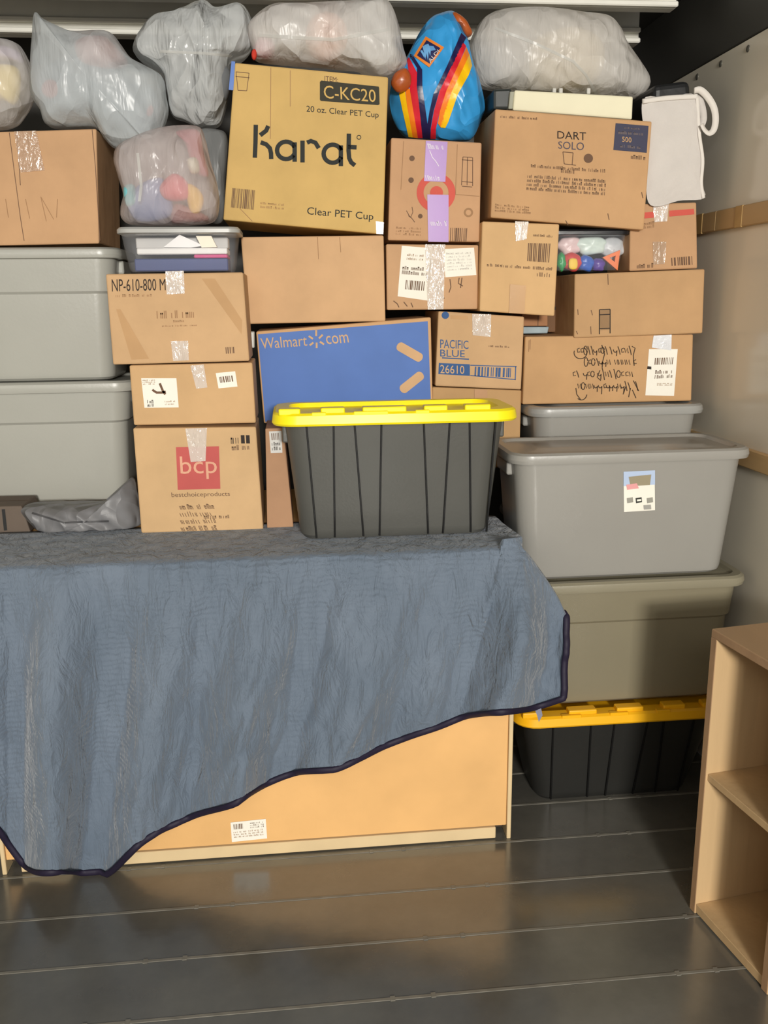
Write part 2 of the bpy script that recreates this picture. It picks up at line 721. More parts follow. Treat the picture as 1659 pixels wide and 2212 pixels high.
# ------------------------------------------------------------------ dresser and blanket
DX0, DX1, DY0, DY1, DZ = -0.915, 0.628, 2.40, 3.36, 0.945
dr = thing('dresser', ((DX0 + DX1) / 2, (DY0 + DY1) / 2, 0), 'wooden dresser with its raw tan back turned out, under the blue blanket', 'dresser')
PB = plain((226, 178, 116), 0.5, 0.35, 0.07, 5, 0.08, 40)
EDGE = plain((216, 192, 150), 0.5, 0.3, 0.05)
bm_obj('back_panel', cuboid(DX0 + 0.014, DX1 - 0.014, DY0 + 0.006, DY0 + 0.016, 0.045, DZ - 0.02), PB, dr)
bm_obj('side_panel', cuboid(DX0, DX0 + 0.013, DY0, DY1, 0, DZ - 0.022), EDGE, dr)
bm_obj('side_panel', cuboid(DX1 - 0.013, DX1, DY0, DY1, 0, DZ - 0.022), EDGE, dr)
bm_obj('bottom_rail', cuboid(DX0 + 0.055, DX1 - 0.048, DY0 + 0.002, DY0 + 0.02, 0.004, 0.042), EDGE, dr)
bm_obj('top_panel', cuboid(DX0 - 0.005, DX1 + 0.004, DY0 - 0.002, DY1, DZ - 0.021, DZ - 0.001), PB, dr)
bm_obj('inner_rail', cuboid(DX0 + 0.014, DX1 - 0.014, DY0 + 0.05, DY0 + 0.07, 0.01, 0.05), plain((60, 48, 36)), dr)
st_ = sheet_px('sticker', [(498, 1777), (574, 1769), (577, 1811), (501, 1819)], DY0 + 0.004, PAPER, dr)
bars_px('sticker_print', [(504, 1781), (524, 1779), (525, 1790), (505, 1792)], DY0 + 0.0032, INK2, st_, 14, seed=3)
fine_px('sticker_text', [(504, 1797), (568, 1790), (570, 1806), (506, 1812)], DY0 + 0.0032, FAINT, st_, 3, 24, 4)
fine_px('sticker_text', [(540, 1777), (570, 1774), (571, 1788), (541, 1791)], DY0 + 0.0032, INK2, st_, 3, 9, 5)


def blanket_mat():
    m, nt, b = new_mat('quilted_blanket')
    n = tex_noise(nt, 3, 6, 0.65)
    r = ramp(nt, n.outputs[0], lin((92, 105, 120)), lin((110, 122, 137)), 0.3, 0.7)
    nt.links.new(r.outputs[0], b.inputs['Base Color'])
    b.inputs['Roughness'].default_value = 0.78
    b.inputs['Specular IOR Level'].default_value = 0.3
    b.inputs['Sheen Weight'].default_value = 0.25
    tc = nt.nodes.new('ShaderNodeTexCoord')
    wv = nt.nodes.new('ShaderNodeTexWave')
    wv.wave_type = 'BANDS'
    wv.bands_direction = 'Z'
    wv.inputs['Scale'].default_value = 20
    wv.inputs['Distortion'].default_value = 5
    wv.inputs['Detail'].default_value = 1.5
    wv.inputs['Detail Scale'].default_value = 1.3
    nt.links.new(tc.outputs['Object'], wv.inputs[0])
    nm_ = tex_noise(nt, 2.6, 2)
    mu = nt.nodes.new('ShaderNodeMath')
    mu.operation = 'MULTIPLY'
    rm = ramp(nt, nm_.outputs[0], (0, 0, 0, 1), (1, 1, 1, 1), 0.42, 0.6)
    nt.links.new(wv.outputs['Fac'], mu.inputs[0])
    nt.links.new(rm.outputs[0], mu.inputs[1])
    b1 = bump(nt, mu.outputs[0], b, 0.3, 0.006)
    n2 = tex_noise(nt, 26, 4, 0.6, mapping=(1.0, 0.6, 0.32), distortion=0.8)
    b2 = bump(nt, n2.outputs[0], b, 0.9, 0.02, b1)
    n3 = tex_noise(nt, 160, 2)
    bump(nt, n3.outputs[0], b, 0.12, 0.002, b2)
    return m


def build_blanket():
    YH = 2.372
    AMP = 0.10
    root = thing('moving_blanket', (-0.2, 2.5, 0.0), 'slate blue quilted moving blanket draped over the dresser', 'blanket')
    hem_px = [(-130, 1560), (-70, 1690), (-20, 1770), (0, 1795), (30, 1838), (60, 1874), (90, 1884), (150, 1882), (185, 1886), (205, 1900), (240, 1882), (275, 1848), (300, 1824),
              (340, 1797), (380, 1778), (430, 1757), (500, 1738), (530, 1720), (580, 1690), (640, 1668), (700, 1663), (730, 1659), (780, 1636),
              (830, 1611), (890, 1588), (950, 1568), (1000, 1548), (1040, 1541), (1110, 1535), (1160, 1526), (1216, 1508)]
    NU, NB, ND = 260, 16, 110
    hem = catmull(hem_px, NU + 1, closed=False)
    hx = [at(p.x, p.y, YH) for p in hem]
    # front top edge: along the dresser, then sloping off its right end
    slope = catmull([(1086, 1166), (1130, 1188), (1172, 1240), (1205, 1290), (1223, 1328)], 60, closed=False)
    slope = [at(p.x, p.y, YH + 0.01) for p in slope]
    UR = 0.86
    top = []
    for i in range(NU + 1):
        u = i / NU
        if u <= UR:
            x = -1.12 + (slope[0].x + 1.12) * (u / UR)
            top.append((Vector((x, DY0 - 0.012, DZ + 0.004 + 0.004 * noise.noise(Vector((x * 6, 0, 0))))), 0.0))
        else:
            t = (u - UR) / (1 - UR) * 59
            k_ = min(58, int(t))
            p = slope[k_].lerp(slope[k_ + 1], t - k_)
            s = sum((slope[j + 1] - slope[j]).length for j in range(k_)) + (slope[k_ + 1] - slope[k_]).length * (t - k_)
            top.append((p, s))

    def fold(u, v):
        a = 0
        for c_, wd, amp in ((0.10, 0.035, 0.9), (0.20, 0.045, -0.6), (0.245, 0.03, 1.25), (0.31, 0.03, -0.75), (0.40, 0.045, 0.5), (0.47, 0.03, -0.4),
                            (0.53, 0.035, 0.75), (0.60, 0.028, -0.8), (0.68, 0.05, 0.35), (0.78, 0.03, -0.3), (0.845, 0.03, -0.45), (0.905, 0.03, 0.95), (0.96, 0.025, -0.35)):
            sh = c_ + 0.012 * math.sin(v * 3 + c_ * 20)
            a += amp * math.exp(-((u - sh) / wd) ** 2)
        a += 0.25 * noise.noise(Vector((u * 22, v * 2.5, 1))) + 0.12 * noise.noise(Vector((u * 60, v * 7, 3)))
        return a
    grid = []
    for j in range(NB + ND + 1):
        row = []
        for i in range(NU + 1):
            u = i / NU
            T, s = top[i]
            if j < NB:
                t = j / NB
                yb = 2.80 + (T.y - 2.80) * t
                if s == 0:
                    bk = Vector((T.x, 2.80, DZ + 0.004))
                else:
                    bk = Vector((DX1 + 0.018 + 0.012 * math.sin(min(1, s / .1) * 1.5), 2.80, DZ + 0.004 - s * 0.95))
                p = bk.lerp(T, t)
                if s > 0:
                    p.x = bk.x + (T.x - bk.x) * t ** 2.2
                    p.x = max(p.x, DX1 + 0.012)
                # keep just proud of the flat top, small ripples away from loads
                if s == 0:
                    p.z = DZ + 0.004 + 0.0025 * (noise.noise(Vector((p.x * 12, p.y * 12, 0))) + 1) * (t if t < .8 else 1)
            else:
                v = (j - NB) / ND
                yh_ = YH - 0.045 - AMP * max(-0.42, fold(u, 1.0))
                H = at(hem[i].x, hem[i].y, yh_)
                p = T.lerp(H, v)
                amp = AMP * min(1, v * 2.2) ** 0.8
                rnd = max(0, 1 - v / 0.035)
                p.y = (DY0 - 0.022) * (1 - v) + (YH - 0.005) * v - 0.04 * min(1, v * 2.2) - amp * max(-0.42, fold(u, v)) + (0.012 * rnd ** 2)
                if s > 0:
                    p.y += 0.01 * (1 - v)
                p.y = min(p.y, DY0 - 0.014) if p.x < DX1 + 0.02 else p.y
                p.z = max(p.z, 0.012)
            row.append(p)
        grid.append(row)
    verts = [p for r_ in grid for p in r_]
    W_ = NU + 1
    faces = [(j * W_ + i, (j + 1) * W_ + i, (j + 1) * W_ + i + 1, j * W_ + i + 1) for j in range(NB + ND) for i in range(NU)]
    o = mesh_obj('quilt', verts, faces, blanket_mat(), root, True)
    so = o.modifiers.new('thickness', 'SOLIDIFY')
    so.thickness = 0.006
    so.offset = 0
    NAVY = plain((34, 28, 48), 0.6, 0.3)
    edge = [grid[-1][i] + Vector((0, -0.004, 0)) for i in range(0, W_, 2)] + [grid[j][-1] + Vector((0.002, -0.003, 0)) for j in range(NB + ND - 2, NB - 1, -2)] \
        + [grid[j][-1] for j in range(NB - 1, 0, -2)]
    tube('binding', edge, 0.0105, NAVY, root, 8, 0.6)
    lo = at(1158, 1526, YH - 0.05)
    mesh_obj('care_tag', [at(1152, 1524, YH - .03), at(1168, 1526, YH - .03), at(1172, 1545, YH - .035), at(1164, 1560, YH - .035), at(1160, 1545, YH - .033)], [(0, 1, 2, 3, 4)], plain((120, 122, 140)), root)
    return root


build_blanket()


# ------------------------------------------------------------------ storage totes
def tote(label, x0, x1, yf, yb, z0, z1, cb, cl, taper=0.045, lid_h=0.035, band=True, group='storage totes', rough=0.32, ridge=0.0):
    cx, cy = (x0 + x1) / 2, (yf + yb) / 2
    hx, hy = (x1 - x0) / 2, (yb - yf) / 2
    r_ = thing('storage_tote', (cx, cy, z0), label, 'tote', group)
    mb = plain(cb, rough, 0.45, 0.03, 4, 0.04, 90)
    ml = plain(cl, rough, 0.45, 0.03, 4, 0.04, 90)
    b = 0.022
    h = z1 - z0
    zl = z1 - lid_h
    R = []
    for t, ins in ((0, 0.012), (0.02, 0.003), (0.05, 0.0)):
        R.append(rrect(cx, cy, hx - b - taper - ins, hy - b - taper * 0.8 - ins, 0.05, z0 + t * h))
    if band:
        ta = 0.66
        k1 = taper * (1 - ta) + 0.008
        R.append(rrect(cx, cy, hx - b - k1, hy - b - k1 * 0.8, 0.055, z0 + ta * h))
        k2 = taper * (1 - ta)
        R.append(rrect(cx, cy, hx - b - k2, hy - b - k2 * 0.8, 0.055, z0 + ta * h + 0.008))
    R.append(rrect(cx, cy, hx - b, hy - b, 0.06, zl + 0.006))
    loft('body', R, mb, r_)
    L = [rrect(cx, cy, hx - 0.016, hy - 0.016, 0.06, zl - 0.004),
         rrect(cx, cy, hx - 0.003, hy - 0.003, 0.066, zl - 0.002),
         rrect(cx, cy, hx, hy, 0.068, zl + lid_h * 0.3),
         rrect(cx, cy, hx - 0.003, hy - 0.003, 0.066, zl + lid_h * 0.8),
         rrect(cx, cy, hx - 0.012, hy - 0.012, 0.06, z1),
         rrect(cx, cy, hx - 0.032, hy - 0.032, 0.05, z1),
         rrect(cx, cy, hx - 0.042, hy - 0.042, 0.045, z1 - 0.008),
         rrect(cx, cy, hx - 0.10, hy - 0.10, 0.03, z1 - 0.008),
         rrect(cx, cy, hx - 0.11, hy - 0.11, 0.03, z1 - 0.003)]
    loft('lid', L, ml, r_)
    for sx in (-1, 1):
        xx = cx + sx * (hx - b - 0.004)
        bm_obj('handle', cuboid(xx - 0.016, xx + 0.016, cy - 0.07, cy + 0.07, zl - 0.05, zl - 0.006, 0.006, 2), mb, r_)
    return r_


# right-hand column: black/yellow at the floor, olive, grey
GREY = (150, 148, 142)
t_grey = tote('grey lidded tote with a product sticker, on the olive tote', 0.632, 1.392, 2.505, 2.855, 0.798, 1.203, GREY, (152, 150, 144), 0.03, 0.03, band=False)
yl = 2.505 + 0.022 + 0.004
# product sticker on its front (front wall leans slightly, sticker rests on it)


def on_front(name, q, Yt, Yb_, zt, zb, mat, root, lift):
    """patch on a wall that leans from depth Yt (at height zt) to Yb_ (at zb)"""
    out = []
    for x, y in q:
        Y_ = Yt
        for _ in range(6):
            p = at(x, y, Y_)
            Y_ = Yt + (Yb_ - Yt) * (zt - p.z) / (zt - zb) - lift
        out.append(at(x, y, Y_))
    return mesh_obj(name, out, [tuple(reversed(range(len(out))))] if False else [tuple(range(len(out)))], mat, root)


GT = (2.527, 2.551, 1.179, 0.818)
stk_ = on_front('sticker', [(1347, 1019), (1414, 1016), (1415, 1102), (1348, 1106)], *GT, PAPER, t_grey, 0.0012)
on_front('sticker_picture', [(1347, 1019), (1415, 1016), (1415, 1047), (1347, 1050)], *GT, plain((178, 196, 224)), stk_, 0.0018)
on_front('sticker_picture', [(1358, 1030), (1407, 1025), (1404, 1048), (1362, 1050)], *GT, plain((152, 142, 116)), stk_, 0.0024)
on_front('sticker_badge', [(1353, 1047), (1376, 1044), (1380, 1055), (1355, 1058)], *GT, plain((226, 158, 158)), stk_, 0.0028)
for x in (1354, 1373, 1397):
    on_front('sticker_icon', [(x, 1076), (x + 13, 1074), (x + 14, 1085), (x + 1, 1087)], *GT, plain((150, 148, 138) if x != 1373 else (50, 52, 46)), stk_, 0.0024)
on_front('sticker_icon', [(1376, 1079), (1385, 1078), (1385, 1082), (1376, 1083)], *GT, PAPER, stk_, 0.003)
on_front('sticker_print', [(1390, 1091), (1406, 1090), (1407, 1100), (1391, 1101)], *GT, plain((160, 158, 152)), stk_, 0.0024)

tote('olive grey lidded tote between the grey tote and the yellow-lidded one', 0.70, 1.412, 2.505, 2.90, 0.372, 0.796, (132, 125, 104), (140, 134, 114), 0.03, 0.03)
tote('grey tote behind the front stack, under the box with handwriting', 0.785, 1.405, 2.862, 3.30, 0.872, 1.296, GREY, (156, 156, 152), 0.035, 0.03, band=False)
tote('hidden grey tote at the back, second from the floor', 0.785, 1.405, 2.98, 3.36, 0.436, 0.870, GREY, GREY, 0.035, 0.03, band=False)
tote('hidden grey tote at the back, standing on the floor', 0.785, 1.405, 2.98, 3.36, 0.001, 0.434, GREY, GREY, 0.035, 0.03, band=False)
# left-hand pair
LG = (170, 170, 162)
pu, pl, pb = at(255, 533, 2.965), at(287, 823, 2.965), at(240, 1088, 2.98)
tote('light grey tote, upper of the two at the left edge', pu.x - 0.78, pu.x, 2.965, 3.36, pl.z + 0.002, pu.z, LG, LG, 0.035, 0.03)
tote('light grey tote, lower of the two at the left edge', pl.x - 0.80, pl.x, 2.965, 3.36, pb.z, pl.z, LG, LG, 0.035, 0.032)


def black_tote(label, x0, x1, yf, yb, z0, z1, ylw, latches, grooves, cb=(84, 84, 80), tp=0.034):
    cx, cy = (x0 + x1) / 2, (yf + yb) / 2
    hx, hy = (x1 - x0) / 2, (yb - yf) / 2
    r_ = thing('storage_tote', (cx, cy, z0), label, 'tote', 'black totes with yellow lids')
    mb = plain(cb, 0.42, 0.4, 0.05, 5, 0.05, 120)
    ml = plain(ylw, 0.35, 0.4, 0.02, 4)
    mg = plain((14, 14, 14), 0.5, 0.3)  # near-black strips paint the shade in the recesses between panels
    b = 0.036
    lid = 0.05
    zl = z1 - lid
    h = zl - z0
    R = [rrect(cx, cy, hx - b - tp - 0.014, hy - b - tp - 0.012, 0.045, z0),
         rrect(cx, cy, hx - b - tp - 0.004, hy - b - tp - 0.003, 0.052, z0 + 0.012),
         rrect(cx, cy, hx - b - tp, hy - b - tp, 0.056, z0 + 0.03),
         rrect(cx, cy, hx - b, hy - b, 0.06, zl + 0.01)]
    body = loft('body', R, mb, r_)
    yt, yb0 = yf + b, yf + b + tp
    for (u0_, u1_) in grooves:
        def pt(u, z, dy):
            hh = hx - b - tp * (1 - (z - z0) / h)
            t = (z - z0) / h
            return Vector((cx + (u - 0.5) * 2 * (hx - b), yb0 + (yt - yb0) * t + dy, z))
        za, zb = z0 + 0.006, zl
        P = [pt(u0_ - 0.0042, zb, -0.0025), pt(u0_ + 0.0042, zb, -0.0025), pt(u1_ + 0.0042, za, -0.0025), pt(u1_ - 0.0042, za, -0.0025)]
        B = [p + Vector((0, 0.006, 0)) for p in P]
        bm_obj('groove_shade', hexa(P + B, 0.0008, 1), mg, body)
    L = [rrect(cx, cy, hx - 0.03, hy - 0.03, 0.06, zl - 0.002),
         rrect(cx, cy, hx - 0.004, hy - 0.004, 0.07, zl),
         rrect(cx, cy, hx, hy, 0.072, zl + 0.006),
         rrect(cx, cy, hx - 0.004, hy - 0.004, 0.07, zl + 0.03),
         rrect(cx, cy, hx - 0.012, hy - 0.012, 0.064, zl + 0.036),
         rrect(cx, cy, hx - 0.05, hy - 0.05, 0.05, zl + 0.037),
         rrect(cx, cy, hx - 0.055, hy - 0.055, 0.05, zl + 0.024),
         rrect(cx, cy, hx - 0.12, hy - 0.12, 0.04, zl + 0.024)]
    ld = loft('lid', L, ml, r_)
    for (a, b_) in latches:
        xa, xb = x0 + a * 2 * hx, x0 + b_ * 2 * hx
        bm_obj('lid_ridge', cuboid(xa, xb, yf + 0.014, yf + 0.05, zl + 0.03, z1, 0.004, 2), ml, ld)
    for (a, b_) in latches[1:4]:
        xa, xb = x0 + (a + 0.005) * 2 * hx, x0 + (b_ - 0.005) * 2 * hx
        bm_obj('hinge_tab', cuboid(xa - 0.03, xb - 0.05, yf + 0.003, yf + 0.02, zl + 0.028, zl + 0.0395, 0.002, 1), ml, ld)
    for sx in (-1, 1):
        xx = cx + sx * (hx - b - 0.006)
        bm_obj('handle', cuboid(xx - 0.014, xx + 0.014, cy - 0.06, cy + 0.06, zl - 0.06, zl - 0.004, 0.005, 2), mb, r_)
    return r_


GRV = [(.097, .128), (.217, .212), (.31, .345), (.43, .42), (.62, .648), (.738, .718), (.828, .85), (.948, .925)]
LAT = [(.03, .115), (.195, .29), (.36, .535), (.605, .70), (.77, .875)]
black_tote('black ribbed tote with a lemon yellow lid, standing on the blue blanket', -0.068, 0.652, 2.478, 2.80, 0.957, 1.357, (255, 236, 26), LAT, GRV)
black_tote('black ribbed tote with a yellow lid, both coloured as in shade, on the floor under the olive tote', 0.664, 1.40, 2.495, 2.93, 0.001, 0.37, (248, 184, 24),
           [(.03, .1), (.235, .36), (.45, .57), (.66, .76), (.84, .93)], [(.14, .17), (.33, .36), (.45, .455), (.62, .60), (.70, .72), (.86, .84)], (40, 40, 38), 0.062)  # body and lid colours deepened for the shade beside the bookcase

# ------------------------------------------------------------------ bookcase at the right
A6 = math.radians(8.5)


def bookcase():
    o0 = Vector((1.042, 2.022, 0))
    ax = Vector((math.cos(A6), math.sin(A6), 0))      # into the depth of the case, towards the wall
    ay = Vector((math.sin(A6), -math.cos(A6), 0))     # along its front, towards the viewer
    L_, D_, Hh, T_ = 0.325, 0.345, 0.825, 0.022
    r_ = thing('bookcase', o0 + ax * D_ / 2 + ay * L_ / 2, 'low open oak bookcase with one shelf, against the right wall', 'bookcase')
    OAK = plain((196, 166, 124), 0.5, 0.35, 0.08, 7, 0.1, 40, (1, 1, 0.12))
    OAK_TOP_SHADE = plain((172, 142, 108), 0.5, 0.35, 0.08, 7, 0.1, 40, (1, 0.15, 1))  # same oak, darkened in colour for the weak light on top
    EDG = plain((164, 132, 100), 0.5, 0.35, 0.08, 12, 0.1, 40)

    def blk(name, d0, d1, l0, l1, z0, z1, mat):
        c = []
        for (d, l, z) in ((d0, l0, z1), (d0, l1, z1), (d0, l1, z0), (d0, l0, z0), (d1, l0, z1), (d1, l1, z1), (d1, l1, z0), (d1, l0, z0)):
            c.append(o0 + ax * d + ay * l + Vector((0, 0, z)))
        return bm_obj(name, hexa(c, 0.0012, 1), mat, r_)
    blk('side_panel', 0, D_, 0, T_, 0.0, Hh - T_, OAK)
    blk('side_panel', 0, D_, L_ - T_, L_, 0.0, Hh - T_, OAK)
    blk('top_panel', 0, D_, 0, L_, Hh - T_, Hh, OAK_TOP_SHADE)
    blk('bottom_panel', 0.003, D_ - 0.006, T_, L_ - T_, 0.004, 0.03, OAK)
    blk('shelf', 0.006, D_ - 0.006, T_, L_ - T_, 0.405, 0.425, OAK)
    blk('back_panel', D_ - 0.006, D_, T_, L_ - T_, 0.004, Hh - T_, OAK)
    for l0, l1 in ((-0.0006, T_ + 0.0004), (L_ - T_ - 0.0004, L_ + 0.0006)):
        blk('edge_band', -0.0012, 0.001, l0, l1, 0.001, Hh - T_, EDG)
    blk('edge_band', -0.0012, 0.001, 0, L_, Hh - T_ + 0.0002, Hh - 0.001, EDG)


bookcase()

# ------------------------------------------------------------------ cardboard boxes: left stack on the dresser
e1, e2 = 0.0012, 0.0022
b = carton('tan box with a red square logo, lowest of the left stack', [(287, 925), (553, 922), (569, 1146), (305, 1152)], 2.725, 0.24, cardboard((205, 170, 126)))
lb_ = quad_px('logo_square', [(380, 966), (473, 964), (476, 1056), (384, 1058)], 2.725 - e1, plain((190, 92, 88), 0.7, 0.2), b)
text_px('logo_letters', 'bcp', [(388, 986), (467, 984), (470, 1034), (391, 1036)], 2.725 - e2, plain((216, 160, 130)), lb_)
text_px('printed_text', 'bestchoiceproducts', [(370, 1064), (496, 1062), (497, 1074), (371, 1077)], 2.725 - e1, INK2, b)
fine_px('printed_text', [(388, 1090), (462, 1088), (470, 1150), (392, 1152)], 2.725 - e1, INK2, b, 4, 14, 11, 0.7, 0.3)
fine_px('printed_text', [(440, 1112), (496, 1112), (497, 1124), (441, 1126)], 2.725 - e1, INK2, b, 1, 12, 12)
quad_px('printed_icon', [(520, 940), (528, 940), (529, 958), (521, 958)], 2.725 - e1, INK, b)
quad_px('printed_icon', [(531, 940), (539, 940), (540, 958), (532, 958)], 2.725 - e1, INK, b)
fine_px('printed_text', [(498, 941), (518, 940), (519, 958), (499, 959)], 2.725 - e1, INK, b, 1, 4, 13, 1)
fine_px('printed_text', [(500, 961), (539, 960), (540, 971), (501, 973)], 2.725 - e1, INK2, b, 1, 7, 14, 1)
tape_strip(b, [(400, 926), (447, 924), (444, 996), (412, 998)], 2.725)

b = carton('tan box with two white labels, middle of the left stack', [(279, 789), (545, 783), (553, 914), (289, 919)], 2.735, 0.23, cardboard((202, 165, 120)))
lb_ = sheet_px('shipping_label', [(305, 817), (381, 817), (386, 880), (312, 881)], 2.735 - 0.001, PAPER, b)
fine_px('label_text', [(308, 820), (335, 820), (336, 832), (309, 833)], 2.735 - e2, FAINT, lb_, 3, 9, 21)
ribbon('label_scribble', [[(329, 842), (338, 848), (350, 848), (358, 846)], [(345, 828), (352, 845), (357, 852)]], 5, 2.735 - e2, INK2, lb_)
fine_px('label_text', [(318, 864), (332, 864), (333, 879), (319, 880)], 2.735 - e2, INK, lb_, 2, 3, 22, 0.9)
fine_px('label_text', [(356, 866), (380, 865), (381, 876), (357, 877)], 2.735 - e2, FAINT, lb_, 2, 8, 23)
lb_ = sheet_px('barcode_label', [(466, 806), (508, 802), (513, 835), (472, 839)], 2.735 - 0.001, PAPER, b)
bars_px('barcode', [(473, 814), (503, 811), (505, 824), (476, 827)], 2.735 - e2, INK2, lb_, 16, seed=4)
tape_strip(b, [(411, 790), (440, 787), (448, 837), (424, 840)], 2.735)

NPY = 2.72
b = carton('tan box with code lettering and tape, top of the left stack', [(228, 592), (525, 588), (539, 780), (244, 788)], NPY, 0.245, cardboard((199, 163, 122)))
text_px('printed_text', 'NP-610-800 M', [(241, 603), (357, 602), (358, 627), (242, 630)], NPY - e1, INK, b)
fine_px('printed_text', [(360, 604), (388, 604), (389, 626), (361, 627)], NPY - e1, INK2, b, 1, 4, 35, 1)
fine_px('printed_text', [(250, 636), (328, 635), (328, 644), (250, 646)], NPY - e1, FAINT, b, 1, 22, 31)
fine_px('printed_text', [(338, 672), (424, 669), (425, 688), (339, 690)], NPY - e1, FAINT, b, 1, 11, 32, 0.9)
fine_px('printed_text', [(374, 692), (402, 691), (402, 698), (374, 699)], NPY - e1, FAINT, b, 1, 8, 33)
fine_px('printed_text', [(350, 703), (428, 701), (428, 706), (350, 708)], NPY - e1, FAINT, b, 1, 22, 34)
bars_px('printed_icon', [(487, 750), (507, 749), (508, 763), (488, 764)], NPY - e1, INK2, b, 12, seed=5)
HATCH = plain((188, 150, 108), 0.7, 0.2)
quad_px('printed_stripe', [(436, 602), (464, 602), (523, 692), (522, 722)], NPY - e1, HATCH, b)
quad_px('printed_stripe', [(251, 668), (260, 668), (322, 775), (284, 777)], NPY - e1, HATCH, b)
tape_strip(b, [(357, 586), (397, 585), (399, 634), (360, 636)], NPY)
tape_strip(b, [(369, 737), (406, 736), (408, 778), (374, 780)], NPY)

# thin box beside the tote
b = carton('narrow brown box with a grey label, squeezed beside the yellow-lidded tote', [(573, 926), (613, 924), (634, 1139), (577, 1141)], 2.735, 0.2, cardboard((178, 138, 106)), 0.003)
P_ = b
lb_ = sheet_px('shipping_label', [(581, 932), (608, 931), (610, 978), (585, 979)], 2.735 - 0.001, plain((205, 203, 198)), b)
bars_px('barcode', [(586, 936), (603, 935), (604, 950), (587, 951)], 2.735 - e2, INK2, lb_, 12, seed=6)
fine_px('label_text', [(587, 955), (606, 954), (607, 974), (588, 975)], 2.735 - e2, INK, lb_, 2, 5, 41, 0.8)

# ------------------------------------------------------------------ centre stack
WY = 2.97
b = carton('bright blue box with tan lettering, behind the yellow-lidded tote', [(553, 716), (931, 685), (936, 903), (570, 915)], WY, 0.33, cardboard((206, 164, 120)))
BLUE = plain((84, 118, 186), 0.6, 0.3, 0.05)
TANP = plain((206, 168, 128), 0.7, 0.2)
lb_ = quad_px('blue_print', [(557, 722), (924, 694), (932, 899), (573, 911)], WY - e1, BLUE, b)
text_px('printed_text', 'Walmart', [(562, 731), (662, 723), (664, 747), (565, 754)], WY - e2, TANP, b)
text_px('printed_text', 'com', [(703, 726), (751, 722), (754, 740), (706, 744)], WY - e2, TANP, b)
ribbon('spark_mark', [[(667, 726), (676, 732)], [(683, 713), (683, 726)], [(697, 723), (689, 731)], [(669, 746), (677, 740)], [(684, 752), (684, 740)], [(700, 744), (691, 738)]], 4, WY - e2, TANP, b)
for (xa, ya), (xb, yb2) in (((865, 749), (905, 772)), ((872, 840), (907, 812))):
    d = (Vector((xb, yb2)) - Vector((xa, ya))).normalized()
    n_ = Vector((-d.y, d.x))
    pts = []
    for (c_, s0) in ((Vector((xb, yb2)), 0), (Vector((xa, ya)), 180)):
        for i in range(9):
            a = math.radians(s0 - 90 + 180 * i / 8)
            p = c_ + d * (8 * math.cos(a)) + n_ * (10 * math.sin(a))
            pts.append(at(p.x, p.y, WY - e2))
    mesh_obj('spark_stroke', pts, [tuple(range(len(pts)))], TANP, b)

b = carton('plain tan box under the large ochre cup box', [(520, 512), (829, 508), (833, 694), (535, 700)], WY, 0.36, cardboard((206, 167, 126)))
ribbon('crease', [[(686, 512), (688, 560)], [(734, 512), (736, 545)]], 1.2, WY - e1, FAINT, b)

KY = 2.955
b = carton('large ochre carton with big black lettering, tilted on the plain box', [(507, 135), (839, 166), (828, 506), (482, 475)], KY, 0.36, cardboard((204, 170, 106)))
KQ = plain((48, 50, 48), 0.7, 0.2)


def kc(pts):
    return [(460 + x * 0.36166, y * 0.36166) for x, y in pts]


ribbon('printed_letters', [kc([(256, 745), (254, 850), (250, 942)]), kc([(330, 752), (318, 780), (282, 808)]),
                         kc([(285, 850), (318, 862), (340, 885), (347, 915), (348, 950)]),
                         kc(arc(437, 898, 54, 52, -20, -340, 22)), kc([(488, 850), (488, 966)]),
                         kc([(535, 840), (535, 970)]), kc([(562, 852), (585, 842), (612, 852), (632, 885)]),
                         kc(arc(715, 918, 54, 54, -20, -340, 22)), kc([(764, 868), (764, 992)]),
                         kc([(812, 798), (810, 900), (814, 945), (826, 970), (848, 988)]), kc([(806, 877), (858, 880)])], 9.5, KY - e1, KQ, b)
ribbon('registered_mark', [kc(arc(872, 820, 12, 12, 0, 360, 12))], 1.5, KY - e1, KQ, b)
BD = [(694, 174), (818, 187), (819, 190), (820, 225), (817, 227), (693, 218), (691, 215), (691, 177)]
lb_ = mesh_obj('item_badge', [at(x, y, KY - e1) for x, y in BD], [tuple(range(8))], plain((60, 58, 48), 0.7, 0.2), b)
text_px('badge_text', 'C-KC20', [(699, 184), (811, 194), (812, 221), (700, 212)], KY - e2, plain((206, 170, 100), 0.7, 0.2), lb_)
text_px('printed_text', 'ITEM:', [(701, 164), (730, 167), (730, 178), (701, 175)], KY - e1, INK2, b)
text_px('printed_text', '20 oz. Clear PET Cup', [(662, 228), (818, 242), (818, 258), (662, 245)], KY - e1, KQ, b)
text_px('printed_text', 'Clear PET Cup', [(664, 447), (807, 460), (806, 480), (663, 468)], KY - e1, KQ, b)
bars_px('barcode', [(502, 406), (551, 411), (548, 453), (499, 448)], KY - e1, INK2, b, 30, seed=7)
fine_px('printed_text', [(563, 436), (614, 440), (613, 456), (562, 452)], KY - e1, FAINT, b, 2, 16, 51)
ribbon('cup_icon', [[(510, 155), (538, 158)], [(510, 155), (514, 195)], [(538, 158), (533, 196)], [(514, 195), (533, 196)], [(509, 165), (539, 168)]], 1.3, KY - e1, INK2, b)
ribbon('crease', [[(585, 146), (584, 300)], [(627, 152), (627, 230)], [(518, 450), (545, 478)]], 1.2, KY - e1, FAINT, b)
sheet_px('blue_tape', [(500, 132), (508, 133), (504, 195), (494, 194)], KY - 0.002, plain((28, 92, 176), 0.4), b)
tape_strip(b, [(812, 478), (829, 480), (828, 506), (813, 505)], KY)

